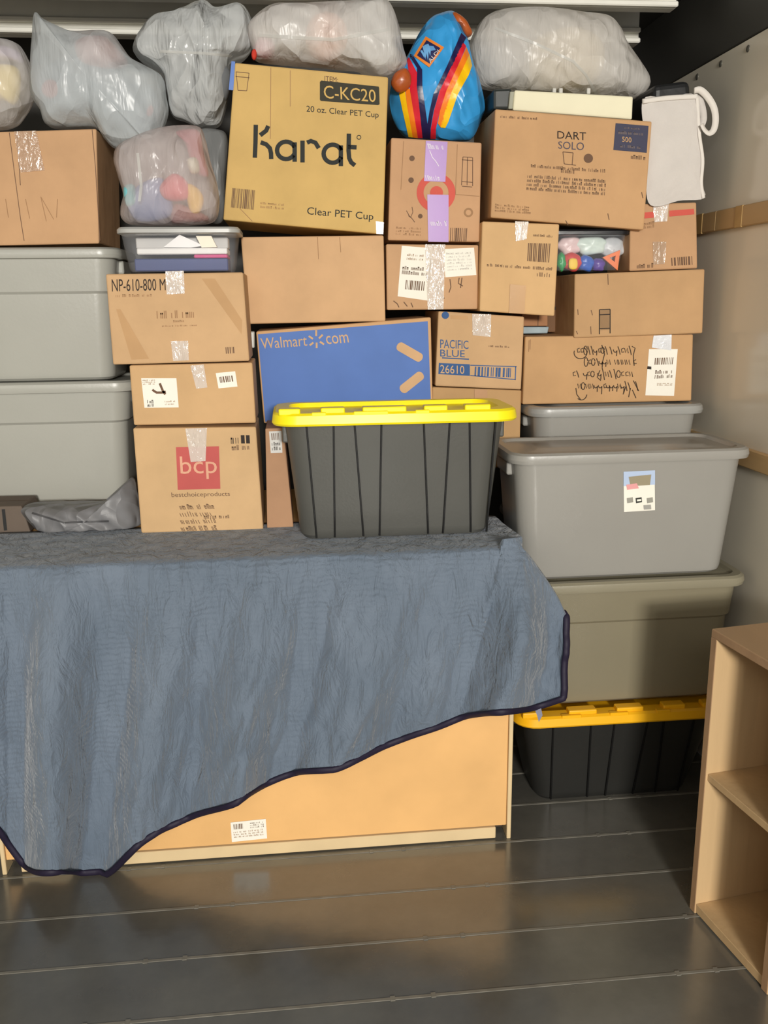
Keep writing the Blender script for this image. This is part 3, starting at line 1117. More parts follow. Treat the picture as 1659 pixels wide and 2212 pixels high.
TY = 2.97
b = carton('small tan box with a red bullseye and purple tape, under the blue bag', [(845, 297), (1041, 308), (1036, 523), (838, 519)], TY, 0.3, cardboard((196, 154, 116)))
RED = plain((204, 92, 80), 0.7, 0.2)


def disc(name, cx_, cy_, r1, r2, Y, mat, root, n=36):
    vs_, fs = [], []
    for i in range(n):
        a = 2 * math.pi * i / n
        vs_.append(at(cx_ + r1 * math.cos(a), cy_ + r1 * math.sin(a), Y))
        vs_.append(at(cx_ + r2 * math.cos(a), cy_ + r2 * math.sin(a), Y))
    for i in range(n):
        j = (i + 1) % n
        fs.append((2 * i, 2 * j, 2 * j + 1, 2 * i + 1))
    return mesh_obj(name, vs_, fs, mat, root)


disc('bullseye_ring', 942, 416, 42, 27, TY - e1, RED, b)
disc('bullseye_dot', 943, 416, 14, 0.3, TY - e1, RED, b)
PUR = plain((150, 104, 178), 0.35, 0.5, 0.05)
tape_strip(b, [(920, 304), (967, 306), (962, 393), (916, 391)], TY, PUR, 'purple_tape')
tape_strip(b, [(923, 420), (969, 421), (969, 523), (925, 522)], TY, PUR, 'purple_tape')
WHT = plain((222, 214, 226), 0.5)
for q, s_ in (([(924, 310), (959, 312), (958, 324), (924, 322)], 61), ([(919, 378), (955, 380), (954, 391), (919, 389)], 62), ([(930, 476), (965, 477), (965, 489), (930, 488)], 63)):
    fine_px('tape_print', q, TY - 0.0042, WHT, b, 1, 8, s_, 0.95, 0.3)
ribbon('tape_print', [[(928, 325), (934, 340), (941, 348), (948, 359)]], 1.5, TY - 0.0042, WHT, b)
ribbon('printed_icon', [[(1000, 339), (1020, 340)], [(998, 345), (1022, 347)], [(1000, 339), (997, 400)], [(1021, 340), (1021, 402)], [(998, 392), (1021, 394)], [(1010, 340), (1009, 400)], [(998, 402), (1020, 404)]], 1.4, TY - e1, INK2, b)
for cx_, cy_, ra in ((890, 342, 6), (888, 389, 6), (908, 467, 5)):
    disc('printed_icon', cx_, cy_, ra, 0.3, TY - e1, INK2, b, 12)
disc('printed_icon', 1012, 459, 10, 6, TY - e1, FAINT, b, 18)
ribbon('printed_icon', [[(878, 455), (884, 466), (890, 472), (896, 480)], [(890, 447), (892, 458), (887, 470), (882, 466)]], 1.4, TY - e1, INK2, b)
bars_px('barcode', [(973, 492), (1012, 493), (1010, 521), (972, 521)], TY - e1, INK2, b, 18, seed=8)
fine_px('printed_text', [(856, 490), (912, 492), (911, 512), (855, 510)], TY - e1, FAINT, b, 3, 14, 64)
ribbon('printed_line', [[(872, 305), (866, 410)], [(988, 312), (984, 420)], [(984, 420), (1036, 424)]], 1.2, TY - e1, FAINT, b)

b = carton('small tan box with two white shipping labels and shiny tape', [(834, 527), (1034, 529), (1032, 668), (836, 670)], WY, 0.3, cardboard((196, 156, 118)))
lb_ = sheet_px('shipping_label', [(868, 531), (935, 536), (928, 650), (859, 640)], WY - 0.001, PAPER, b)
fine_px('label_text', [(880, 548), (916, 550), (914, 566), (878, 564)], WY - e2, FAINT, lb_, 2, 12, 71)
fine_px('label_text', [(870, 574), (926, 578), (924, 598), (868, 594)], WY - e2, INK2, lb_, 2, 12, 72, 0.8)
bars_px('barcode', [(877, 605), (918, 608), (916, 628), (875, 625)], WY - e2, INK2, lb_, 22, seed=9)
quad_px('label_mark', [(921, 597), (930, 599), (929, 605), (921, 603)], WY - e2, INK, lb_)
lb_ = sheet_px('shipping_label', [(957, 538), (1024, 535), (1029, 594), (962, 599)], WY - 0.001, PAPER, b)
fine_px('label_text', [(964, 546), (1018, 544), (1021, 584), (967, 588)], WY - e2, plain((206, 202, 194)), lb_, 6, 16, 73)
tape_strip(b, [(918, 528), (962, 528), (958, 668), (924, 669)], WY)
ribbon('pen_mark', [[(972, 603), (974, 620), (970, 632)], [(992, 600), (990, 612), (1000, 618)], [(998, 600), (995, 622)], [(850, 650), (858, 656), (862, 664)], [(872, 652), (880, 662)], [(888, 654), (892, 664)],
                     [(940, 612), (948, 630), (960, 645)], [(936, 622), (944, 642)]], 2, WY - e1, INK2, b)

BY = 2.935
b = carton('upright tan box with a bar code, right of the labelled box', [(1042, 478), (1209, 484), (1198, 683), (1036, 672)], BY, 0.3, cardboard((210, 172, 124)))
bars_px('barcode', [(1141, 525), (1189, 526), (1186, 567), (1139, 564)], BY - e1, INK2, b, 26, seed=10)
fine_px('printed_text', [(1152, 505), (1196, 508), (1195, 514), (1152, 511)], BY - e1, INK2, b, 1, 12, 81, 0.9)
fine_px('printed_text', [(1052, 569), (1194, 578), (1193, 585), (1052, 576)], BY - e1, INK2, b, 1, 40, 82, 0.9)
fine_px('printed_text', [(1160, 588), (1192, 590), (1191, 600), (1160, 598)], BY - e1, INK2, b, 1, 6, 83, 0.9)
tape_strip(b, [(1113, 478), (1142, 479), (1137, 517), (1114, 521)], BY)
tape_strip(b, [(1102, 614), (1136, 617), (1133, 678), (1099, 676)], BY, plain((190, 148, 100), 0.3), 'brown_tape')

PY = 2.965
b = carton('tan box with blue ink lettering and a blue number bar', [(947, 672), (1133, 684), (1126, 842), (940, 834)], PY, 0.3, cardboard((199, 163, 122)))
PBL = plain((62, 94, 142), 0.7, 0.2)
text_px('printed_text', 'PACIFIC', [(951, 733), (1012, 736), (1012, 754), (951, 752)], PY - e1, PBL, b)
text_px('printed_text', 'BLUE', [(951, 755), (1004, 757), (1004, 772), (951, 770)], PY - e1, PBL, b)
ribbon('underline', [[(955, 773), (1013, 776)]], 2.5, PY - e1, PBL, b)
lb_ = quad_px('number_bar', [(948, 784), (1015, 787), (1015, 812), (947, 808)], PY - e1, PBL, b)
text_px('item_number', '26610', [(951, 788), (1003, 790), (1003, 808), (951, 806)], PY - e2, TANP, lb_)
bars_px('barcode', [(1026, 792), (1104, 795), (1103, 815), (1025, 812)], PY - e1, PBL, b, 24, seed=11)
ribbon('barcode_frame', [[(1016, 789), (1116, 792)], [(1016, 811), (1114, 820)], [(1114, 792), (1113, 821)]], 2, PY - e1, PBL, b)
disc('printed_icon', 962, 681, 8, 0.3, PY - e1, PBL, b, 18)
quad_px('printed_bar', [(974, 681), (1010, 682), (1011, 690), (974, 689)], PY - e1, HATCH, b)
fine_px('printed_text', [(1056, 745), (1104, 748), (1104, 754), (1056, 752)], PY - e1, INK2, b, 1, 14, 91)
tape_strip(b, [(1020, 678), (1061, 679), (1060, 728), (1021, 724)], PY)

b = carton('tan box under the blue-ink box, mostly behind the yellow lid', [(934, 836), (1127, 843), (1122, 1010), (934, 1010)], 2.975, 0.3, cardboard((190, 152, 106)))
tape_strip(b, [(1025, 841), (1053, 842), (1052, 1000), (1024, 1000)], 2.975, plain((176, 130, 84), 0.35), 'brown_tape')

# ------------------------------------------------------------------ right stack
HY = 2.955
b = carton('wide tan box with black marker handwriting and a shipping label', [(1135, 727), (1498, 722), (1494, 866), (1129, 874)], HY, 0.36, cardboard((194, 154, 110)))
rr = random.Random(5)
strokes = []
for ln, (x0_, x1_, yy) in enumerate(((1245, 1372, 757), (1262, 1374, 782), (1236, 1366, 808), (1248, 1378, 834))):
    x = x0_
    while x < x1_:
        kind = rr.randint(0, 4)
        hgt = rr.uniform(12, 22)
        if kind == 0:
            strokes.append(arc(x + 4, yy, 4, hgt / 2.2, 0, 350, 10))
        elif kind == 1:
            strokes.append([(x + 2, yy - hgt * .6), (x + 5, yy), (x + 7, yy + hgt * .6)])
        elif kind == 2:
            strokes.append([(x, yy - 5), (x + 2, yy + 5), (x + 6, yy - 5), (x + 8, yy + 6)])
        elif kind == 3:
            strokes.append(arc(x + 4, yy - 2, 4, 6, 180, 20, 6) + [(x + 7, yy + hgt * .8)])
        else:
            strokes.append([(x + 7, yy - 5), (x + 2, yy - 3), (x + 3, yy + 4), (x + 8, yy + 3)])
        x += rr.uniform(6.5, 10)
        if rr.random() < 0.12:
            x += 7
strokes += [arc(1254, 762, 14, 13, 200, -60, 14), arc(1256, 850, 12, 14, 130, 10, 10), [(1244, 838), (1246, 852), (1254, 863)],
            [(1300, 745), (1306, 765), (1300, 788)], [(1352, 835), (1346, 852)], [(1362, 838), (1358, 858)], [(1366, 842), (1374, 860)], [(1368, 822), (1380, 845)],
            [(1365, 748), (1372, 752), (1368, 768), (1370, 790)], [(1296, 800), (1290, 815), (1298, 822)]]
ribbon('handwriting', strokes, 1.9, HY - e1, plain((70, 56, 44), 0.7, 0.2), b)
lb_ = sheet_px('shipping_label', [(1402, 754), (1464, 754), (1456, 855), (1394, 854)], HY - 0.001, PAPER, b)
bars_px('barcode', [(1415, 773), (1455, 772), (1453, 787), (1414, 788)], HY - e2, INK2, lb_, 20, seed=12)
fine_px('label_text', [(1416, 800), (1455, 798), (1453, 818), (1414, 820)], HY - e2, INK2, lb_, 2, 9, 101, 0.8)
fine_px('label_text', [(1420, 827), (1453, 827), (1452, 834), (1419, 834)], HY - e2, FAINT, lb_, 2, 14, 102)
quad_px('label_mark', [(1399, 791), (1407, 792), (1407, 798), (1398, 797)], HY - e2, INK, lb_)
lb_ = sheet_px('label_pouch', [(1412, 725), (1451, 723), (1450, 757), (1408, 751)], HY - 0.0022, plain((226, 228, 232), 0.2, 0.6, 0.08, 30, 0.6, 40), b)
ribbon('crease', [[(1143, 735), (1142, 760)], [(1146, 733), (1145, 755)]], 1.5, HY - e1, FAINT, b)

b = carton('long plain tan box on top of the handwriting box, near the wall', [(1242, 592), (1523, 581), (1518, 720), (1240, 730)], 2.945, 0.28, cardboard((190, 152, 110)))
HY2 = 2.945
quad_px('printed_panel', [(1296, 670), (1317, 669), (1317, 712), (1297, 713)], HY2 - e1, plain((150, 120, 88), 0.7, 0.2), b)
ribbon('printed_frame', [[(1295, 669), (1318, 668)], [(1295, 669), (1295, 722)], [(1318, 668), (1318, 720)], [(1295, 680), (1318, 679)], [(1296, 710), (1317, 709)]], 2, HY2 - e1 - 0.0004, INK, b)
ribbon('crease', [[(1248, 668), (1249, 680)], [(1277, 670), (1280, 681)], [(1245, 715), (1248, 722)], [(1276, 705), (1277, 722)], [(1313, 592), (1314, 615)]], 1.5, HY2 - e1, INK2, b)

b = carton('brown box with a black curved arrow, coloured dark as in shade, deep in the gap', [(1150, 596), (1221, 595), (1221, 717), (1184, 718)], 3.165, 0.11, cardboard((120, 88, 62)))  # card colour darkened to stand for the shadow in the gap
ribbon('arrow_mark', [arc(1200, 640, 18, 26, 30, 120, 12)], 7, 3.165 - e1, plain((20, 18, 16)), b)
quad_px('printed_bar', [(1205, 602), (1214, 602), (1213, 634), (1204, 632)], 3.165 - e1, plain((20, 18, 16)), b)
b = carton('small brown box in the gap behind the bar code box', [(1128, 676), (1183, 676), (1183, 704), (1128, 704)], 3.12, 0.16, cardboard((168, 120, 84)), 0.002)
ribbon('crease', [[(1163, 676), (1162, 704)]], 1.5, 3.12 - e1, INK2, b)
o = tag(recentre(bm_obj('metal_tray', hexa([at(1126, 706, 3.08), at(1186, 706, 3.08), at(1183, 720, 3.08), at(1130, 721, 3.08)] +
        [at(1126, 706, 3.08) + Vector((0, .19, 0)), at(1186, 706, 3.08) + Vector((0, .19, 0)), at(1183, 720, 3.08) + Vector((0, .19, 0)), at(1130, 721, 3.08) + Vector((0, .19, 0))], 0.003),
        plain((150, 166, 172), 0.3, 0.5, 0.1, 20))), 'thin grey metallic tray in the gap on the handwriting box', 'tray')

RY = 2.965
b = carton('tan box with a red stripe, between the white bag and the long box', [(1362, 441), (1505, 437), (1507, 580), (1360, 586)], RY, 0.22, cardboard((190, 150, 112)))
quad_px('red_stripe', [(1392, 459), (1416, 457), (1416, 470), (1392, 472)], RY - e1, RED, b)
quad_px('red_stripe', [(1446, 455), (1499, 451), (1500, 463), (1446, 468)], RY - e1, RED, b)
tape_strip(b, [(1410, 441), (1445, 440), (1441, 478), (1414, 480)], RY)
tape_strip(b, [(1410, 522), (1440, 522), (1436, 570), (1412, 572)], RY, tape_mat((214, 190, 165), 0.3))
bars_px('printed_icon', [(1450, 557), (1497, 553), (1498, 572), (1451, 574)], RY - e1, INK2, b, 16, seed=13)
fine_px('printed_text', [(1376, 571), (1412, 568), (1412, 579), (1376, 581)], RY - e1, INK2, b, 1, 8, 111, 0.9)
fine_px('printed_text', [(1390, 480), (1414, 478), (1414, 492), (1390, 495)], RY - e1, FAINT, b, 2, 6, 112, 0.9)

SY = 2.925
b = carton('wide tan box with cup maker printing and a dark blue count badge', [(1070, 235), (1409, 262), (1391, 497), (1060, 470)], SY, 0.33, cardboard((196, 155, 112)))
text_px('printed_text', 'DART', [(1204, 283), (1266, 286), (1266, 303), (1204, 299)], SY - e1, INK, b)
text_px('printed_text', 'SOLO', [(1206, 305), (1262, 308), (1261, 325), (1206, 321)], SY - e1, plain((66, 58, 74)), b)
ribbon('cup_icon', [[(1216, 328), (1238, 330)], [(1216, 328), (1219, 354)], [(1238, 330), (1236, 356)], [(1219, 354), (1244, 357)]], 1.6, SY - e1, INK2, b)
disc('printed_icon', 1271, 342, 10, 0.3, SY - e1, INK2, b, 16)
fine_px('printed_text', [(1147, 355), (1308, 366), (1308, 374), (1147, 362)], SY - e1, INK2, b, 1, 44, 121, 0.9)
fine_px('printed_text', [(1212, 364), (1246, 367), (1246, 377), (1212, 374)], SY - e1, INK2, b, 1, 8, 122, 0.9)
fine_px('printed_text', [(1140, 377), (1310, 388), (1309, 424), (1137, 412)], SY - e1, plain((104, 82, 68), 0.7, 0.2), b, 4, 46, 123, 0.8)
fine_px('printed_text', [(1081, 249), (1161, 254), (1161, 260), (1081, 255)], SY - e1, INK2, b, 1, 26, 124, 0.9)
fine_px('printed_text', [(1070, 440), (1148, 446), (1147, 464), (1069, 458)], SY - e1, FAINT, b, 3, 20, 125, 0.8)
lb_ = quad_px('count_badge', [(1330, 266), (1401, 272), (1397, 330), (1325, 324)], SY - e1, plain((48, 48, 74), 0.6), b)
text_px('badge_text', '500', [(1344, 295), (1364, 297), (1364, 308), (1344, 306)], SY - e2, plain((206, 160, 104)), lb_)
fine_px('badge_text', [(1336, 283), (1394, 287), (1394, 294), (1336, 290)], SY - e2, plain((120, 104, 98)), lb_, 1, 14, 126, 0.9)
fine_px('badge_text', [(1340, 312), (1388, 316), (1388, 323), (1340, 319)], SY - e2, plain((120, 104, 98)), lb_, 1, 12, 127, 0.9)
fine_px('badge_text', [(1348, 274), (1384, 277), (1384, 281), (1348, 278)], SY - e2, plain((120, 104, 98)), lb_, 1, 12, 128, 0.9)
fine_px('printed_text', [(1363, 334), (1396, 337), (1395, 346), (1363, 343)], SY - e1, INK2, b, 1, 6, 129, 1)
ribbon('crease', [[(1313, 461), (1316, 475)], [(1222, 476), (1227, 486)], [(1386, 415), (1389, 428)]], 1.6, SY - e1, INK2, b)

# slab standing on that box
P_ = [at(x, y, 2.96) for x, y in ((1112, 194), (1368, 208), (1366, 258), (1108, 238))]
r_ = thing('flat_case', ((P_[2].x + P_[3].x) / 2, 3.05, P_[2].z), 'cream white flat case lying on top of the wide cup box', 'case')
bm_obj('shell', hexa(P_ + [p + Vector((0, .25, 0)) for p in P_], 0.005), plain((232, 226, 196), 0.55, 0.3, 0.03), r_)
bm_obj('end_cap', hexa([P_[0] + Vector((-.014, .003, -.004)), P_[0] + Vector((0, .003, -.004)), P_[3] + Vector((0, .003, .004)), P_[3] + Vector((-.014, .003, .004)),
                        P_[0] + Vector((-.014, .24, -.004)), P_[0] + Vector((0, .24, -.004)), P_[3] + Vector((0, .24, .004)), P_[3] + Vector((-.014, .24, .004))], 0.002, 1), plain((160, 160, 142)), r_)
for x in (1198, 1212, 1272):
    p = at(x, 200, 2.98)
    bm_obj('clip', cuboid(p.x - .006, p.x + .006, p.y, p.y + .02, p.z - .004, p.z + .014, .002), plain((210, 208, 200), 0.2), r_)

# left top box
LY = 2.975
b = carton('large tan box on the left totes, with a taped seam', [(-190, 290), (208, 278), (214, 526), (-190, 534)], LY, 0.36, cardboard((196, 156, 117)))
tape_strip(b, [(30, 284), (78, 282), (96, 368), (44, 372)], LY, tape_mat((214, 180, 150), 0.42))
ribbon('crease', [[(20, 286), (32, 380), (44, 470), (52, 520)], [(36, 284), (44, 400)], [(199, 280), (206, 360), (216, 520)]], 1.4, LY - e1, INK2, b)
ribbon('pencil_mark', [[(55, 430), (64, 472)], [(88, 425), (100, 478)], [(88, 425), (116, 474)], [(124, 430), (122, 470)], [(12, 430), (18, 470)]], 1.3, LY - e1, FAINT, b)

# dim taupe panel and grey duffel under the left totes
P_ = [at(x, y, 2.80) for x, y in ((-120, 1096), (52, 1092), (86, 1156), (-120, 1163))]
b = carton('dim taupe box under the left totes, at the edge', [(-190, 1098), (46, 1093), (66, 1150), (-190, 1155)], 2.80, 0.16, cardboard((104, 92, 82)), 0.004)
ribbon('dark_slot', [[(7, 1100), (12, 1146)]], 7, 2.80 - e1, plain((20, 20, 20)), b)
DUF = plain((122, 122, 124), 0.45, 0.4, 0.1, 8, 0.5, 18)
crumple(DUF.node_tree, DUF.node_tree.nodes['Principled BSDF'], 0.5, None, 16)
d = thing('duffel_bag', (at(180, 1150, 2.9).x, 2.87, 0.953), 'crumpled dark grey bag squashed under the left totes', 'bag')
dq = puff('shell', [(48, 1096), (110, 1090), (180, 1089), (238, 1086), (258, 1058), (284, 1034), (296, 1056), (301, 1090), (304, 1112), (300, 1143), (240, 1149), (160, 1151), (92, 1154), (76, 1136)],
          (190, 1118), 2.83, 0.08, 0.12, DUF, d, 90, 14, 0.010, 14, 3, 2.6, 0.018, 0.9, 0.957)
on_surface('seam', [[(70, 1106), (140, 1128), (138, 1131), (68, 1110)], [(140, 1127), (235, 1124), (235, 1128), (140, 1131)]], dq, plain((70, 70, 72)), d, 0.003)

# ------------------------------------------------------------------ clear bins
CLEAR = film_mat((224, 228, 236), 0.13, 0.08, 0.12)


def clear_bin(label, x0, x1, yf, yb, z0, z1, lidc, taper=0.02):
    cx, cy, hx, hy = (x0 + x1) / 2, (yf + yb) / 2, (x1 - x0) / 2, (yb - yf) / 2
    r_ = thing('clear_bin', (cx, cy, z0), label, 'bin')
    loft('body', [rrect(cx, cy, hx - taper - .012, hy - taper - .012, .02, z0), rrect(cx, cy, hx - taper - .006, hy - taper - .006, .025, z0 + .008),
                  rrect(cx, cy, hx - .01, hy - .01, .03, z1 - .014)], CLEAR, r_)
    loft('lid', [rrect(cx, cy, hx - .004, hy - .004, .032, z1 - .018), rrect(cx, cy, hx, hy, .035, z1 - .016), rrect(cx, cy, hx, hy, .035, z1 - .006),
                 rrect(cx, cy, hx - .006, hy - .006, .03, z1), rrect(cx, cy, hx - .03, hy - .03, .02, z1), rrect(cx, cy, hx - .035, hy - .035, .02, z1 - .005)],
         plain(lidc, 0.35, 0.4), r_)
    return r_


a_ = at(247, 489, 2.745); c_ = at(522, 586, 2.745)
clear_bin('clear plastic bin of papers on the left box stack', a_.x, c_.x, 2.745, 2.962, 1.742, 1.868, (168, 168, 164))
BZ = 1.7445
XA, XB = a_.x + 0.042, c_.x - 0.042
for nm, lb, cc, x0_, x1_, z0_, z1_, yy, ct in (
        ('folder', 'navy folder lying at the bottom of the clear bin', (58, 72, 124), XA, XB, BZ, BZ + 0.036, 2.79, 'folder'),
        ('folder', 'magenta folder at the right in the clear bin', (206, 70, 132), XB - 0.1, XB, BZ + 0.037, BZ + 0.047, 2.786, 'folder'),
        ('paper_stack', 'loose white papers in the clear bin', (232, 230, 228), XA + 0.01, XB, BZ + 0.048, BZ + 0.066, 2.784, 'paper'),
        ('paper_stack', 'grey paper pile at the back of the clear bin', (196, 194, 192), XA, XB, BZ + 0.067, BZ + 0.1, 2.84, 'paper')):
    tag(recentre(bm_obj(nm, cuboid(x0_, x1_, yy, 2.91, z0_, z1_, 0.003), plain(cc, 0.6))), lb, ct)
xm = (XA + XB) / 2
P_ = [Vector((xm + dx, 2.785, BZ + dz)) for dx, dz in ((-.05, .068), (0.0, .104), (.07, .072), (.03, .067))]
tag(recentre(bm_obj('folded_paper', hexa(P_ + [p + Vector((0, .045, 0)) for p in P_], 0.0), plain((240, 238, 238), 0.6))), 'peaked white folded sheet on the papers in the clear bin', 'paper')
P_ = [Vector((XB - .07 + dx, 2.783, BZ + dz)) for dx, dz in ((-.02, .1), (.025, .1), (.04, .068), (-.005, .067))]
tag(recentre(bm_obj('folded_paper', hexa(P_ + [p + Vector((0, .03, 0)) for p in P_], 0.0), plain((246, 232, 210), 0.5))), 'cream folded sheet at the right end of the clear bin', 'paper')

a_ = at(1205, 497, 2.965); c_ = at(1362, 590, 2.965)
clear_bin('clear toy bin with a black lid under the wide cup box', a_.x - 0.03, c_.x - .004, 2.955, 3.24, 1.742, 1.872, (24, 26, 30))
for nm, lb, cc, px, py, rx, ry, dd, yy in (('toy_block', 'green toy piece at the left of the toy bin', (44, 158, 88), 1212, 566, 10, 20, 0, 3.01),
                                   ('toy_block', 'red toy piece in the toy bin', (216, 66, 64), 1236, 566, 22, 20, 1, 3.012),
                                   ('toy_block', 'blue toy piece in the toy bin', (48, 100, 196), 1266, 569, 17, 18, 2, 3.01),
                                   ('toy_block', 'purple toy piece in the toy bin', (92, 62, 160), 1292, 572, 14, 15, 3, 3.01),
                                   ('toy_bag', 'pale green wrapped toys at the top of the toy bin', (214, 230, 222), 1276, 530, 34, 22, 4, 3.03),
                                   ('toy_bag', 'pale pink wrapped toys at the upper left of the toy bin', (232, 204, 204), 1230, 530, 26, 22, 5, 3.035),
                                   ('toy_bag', 'grey wrapped toys at the upper right of the toy bin', (204, 208, 212), 1322, 536, 28, 24, 6, 3.035)):
    ol = [(px + rx * (1 + .14 * math.sin(5 * t + dd)) * math.cos(t), py + ry * (1 + .1 * math.cos(4 * t + dd)) * math.sin(t)) for t in [2 * math.pi * i / 16 for i in range(16)]]
    o = puff(nm, ol, (px, py), yy, 0.02, 0.03, plain(cc, 0.35, 0.5, 0.1, 20), None, 32, 7, 0.005, 34, dd)
    tag(recentre(o), lb, 'toy', 'toys in the toy bin')
yel = puff('toy_block', [(1230, 560), (1246, 560), (1246, 580), (1230, 580)], (1238, 570), 2.986, .006, .006, plain((244, 204, 70)), None, 20, 5, 0)
tag(recentre(yel), 'yellow oval toy piece in front of the red one in the toy bin', 'toy', 'toys in the toy bin')
P_ = [at(x, y, 2.986) for x, y in ((1302, 556), (1340, 540), (1334, 584))]
Q_ = [at(x, y, 2.986) for x, y in ((1317, 557), (1330, 552), (1328, 566))]
V_ = P_ + Q_
V_ = V_ + [v + Vector((0, .012, 0)) for v in V_]
fs_ = [(0, 1, 4, 3), (1, 2, 5, 4), (2, 0, 3, 5), (6, 9, 10, 7), (7, 10, 11, 8), (8, 11, 9, 6), (0, 6, 7, 1), (1, 7, 8, 2), (2, 8, 6, 0), (3, 4, 10, 9), (4, 5, 11, 10), (5, 3, 9, 11)]
tag(recentre(mesh_obj('toy_triangle', V_, fs_, plain((240, 124, 62), 0.4))), 'orange open triangle toy in the toy bin', 'toy', 'toys in the toy bin')

# ------------------------------------------------------------------ plastic bags
FILM = film_mat((238, 238, 236), 0.78, 0.3, 0.6)
FILM2 = film_mat((244, 242, 238), 0.74, 0.3, 0.6)
FILMC = film_mat((240, 236, 234), 0.58, 0.25, 0.6)


def bag(label, outline, centre, Yc, df, db, mat=FILM, seed=0, fold=0.014, fdir=0.5, wr=0.012):
    zs = [at(x, y, Yc).z for x, y in outline]
    r_ = thing('plastic_bag', (at(centre[0], centre[1], Yc).x, Yc, min(zs)), label, 'bag', 'translucent plastic bags on top of the stack')
    o = puff('film', outline, centre, Yc, df, db, mat, r_, 110, 20, wr, 9, seed, 2.4, fold, fdir)
    return r_, o


def inner(name, label, outline, centre, Yc, df, db, c, cat, seed=0, rough=0.7):
    o = puff(name, outline, centre, Yc, df, db, plain(c, rough, 0.3, 0.1, 10), None, 36, 8, 0.005, 12, seed)
    return tag(recentre(o), label, cat)


def circ(cx_, cy_, rx, ry=None, n=12):
    ry = ry or rx
    return [(cx_ + rx * math.cos(2 * math.pi * i / n), cy_ + ry * math.sin(2 * math.pi * i / n)) for i in range(n)]


LIGHTSEAM = film_mat((226, 226, 222), 0.75, 0.3, 0.2)

bag('translucent bag at the far left with pale yellow cloth inside', [(-150, 120), (-60, 92), (0, 86), (38, 96), (58, 125), (72, 165), (70, 212), (50, 250), (24, 274), (-40, 280), (-150, 278), (-175, 200)],
    (-50, 186), 3.05, 0.11, 0.12, FILMC, 1)
inner('cloth', 'pale yellow cloth inside the far left bag', [(-60, 150), (0, 140), (40, 150), (42, 200), (30, 226), (0, 215), (-60, 235)], (-10, 185), 3.02, 0.05, 0.05, (236, 214, 120), 'cloth', 2)
inner('cloth', 'lilac cloth inside the far left bag', [(-60, 110), (0, 100), (40, 112), (48, 136), (0, 134), (-60, 140)], (-5, 120), 3.04, 0.05, 0.05, (190, 180, 206), 'cloth', 4)

r_, o = bag('grey translucent bag with round red toys showing, on the left box', [(80, 32), (98, 46), (140, 66), (165, 72), (235, 72), (262, 98), (285, 128), (320, 148), (352, 168), (358, 205), (363, 240), (352, 280), (340, 305), (338, 331),
                                                             (326, 322), (280, 326), (248, 320), (226, 298), (204, 277), (110, 275), (90, 240), (70, 205), (70, 140), (74, 80)], (210, 190), 3.02, 0.13, 0.13, film_mat((218, 224, 226), 0.76, 0.3, 0.5), 2)
inner('toy_car', 'grey blue toy vehicle inside the grey bag', [(90, 150), (180, 120), (260, 150), (330, 190), (345, 250), (300, 300), (220, 260), (120, 255), (85, 210)], (210, 205), 3.02, 0.07, 0.08, (132, 146, 160), 'toy', 5)
for (x, y, ra) in ((110, 192, 20), (313, 237, 19)):
    inner('toy_ball', 'red round toy at the %s of the grey bag' % ('left' if x < 200 else 'right'), circ(x, y, ra), (x, y), 2.965 if x < 200 else 2.99, 0.012, 0.012, (220, 84, 76), 'toy')
inner('cloth', 'salmon cloth at the top of the grey bag', [(165, 92), (225, 80), (262, 115), (275, 140), (230, 155), (180, 145)], (220, 118), 3.0, 0.06, 0.05, (230, 140, 122), 'cloth', 6)

r_, o = bag('crinkled clear bag behind the ochre carton, second from the left', [(290, 98), (328, 42), (378, 28), (440, 6), (470, 22), (520, 12), (543, 42), (546, 95), (530, 122), (496, 140), (492, 205), (484, 245), (470, 274), (430, 276), (400, 262), (372, 250),
                                                                (362, 200), (352, 160), (300, 128)], (430, 135), 3.08, 0.13, 0.12, film_mat((232, 235, 235), 0.74, 0.22, 0.95), 3, 0.022, 0.35)
on_surface('seam', [[(345, 108), (440, 112), (440, 118), (345, 114)], [(440, 112), (500, 118), (500, 124), (440, 118)]], o, LIGHTSEAM, r_)
inner('cloth', 'dark grey cloth inside the crinkled clear bag', [(380, 130), (450, 120), (500, 160), (480, 230), (420, 240), (380, 200)], (435, 180), 3.06, 0.08, 0.08, (122, 126, 130), 'cloth', 7)

r_, o = bag('white translucent bag with peach toys, on the ochre carton', [(534, 62), (558, 32), (590, 14), (640, 13), (720, 9), (800, 6), (832, 4), (848, 22), (862, 62), (871, 108), (878, 138), (860, 158), (822, 168), (790, 154), (760, 148), (700, 142), (560, 130), (546, 108)],
            (710, 78), 3.03, 0.11, 0.13, FILM2, 4)
on_surface('seam', [[(560, 72), (720, 82), (720, 90), (560, 80)], [(720, 82), (840, 60), (842, 66), (720, 90)]], o, LIGHTSEAM, r_)
inner('plush_toy', 'peach plush toy inside the white bag', circ(705, 80, 46, 52), (705, 80), 3.01, 0.075, 0.06, (240, 176, 146), 'toy', 8)
inner('plush_toy', 'pink plush toy inside the white bag', circ(572, 104, 22, 24), (572, 104), 3.02, 0.05, 0.05, (226, 156, 176), 'toy', 9)
inner('toy', 'small red toy at the left end of the white bag', circ(549, 118, 6, 12), (549, 118), 2.985, 0.014, 0.014, (200, 60, 44), 'toy', 9)

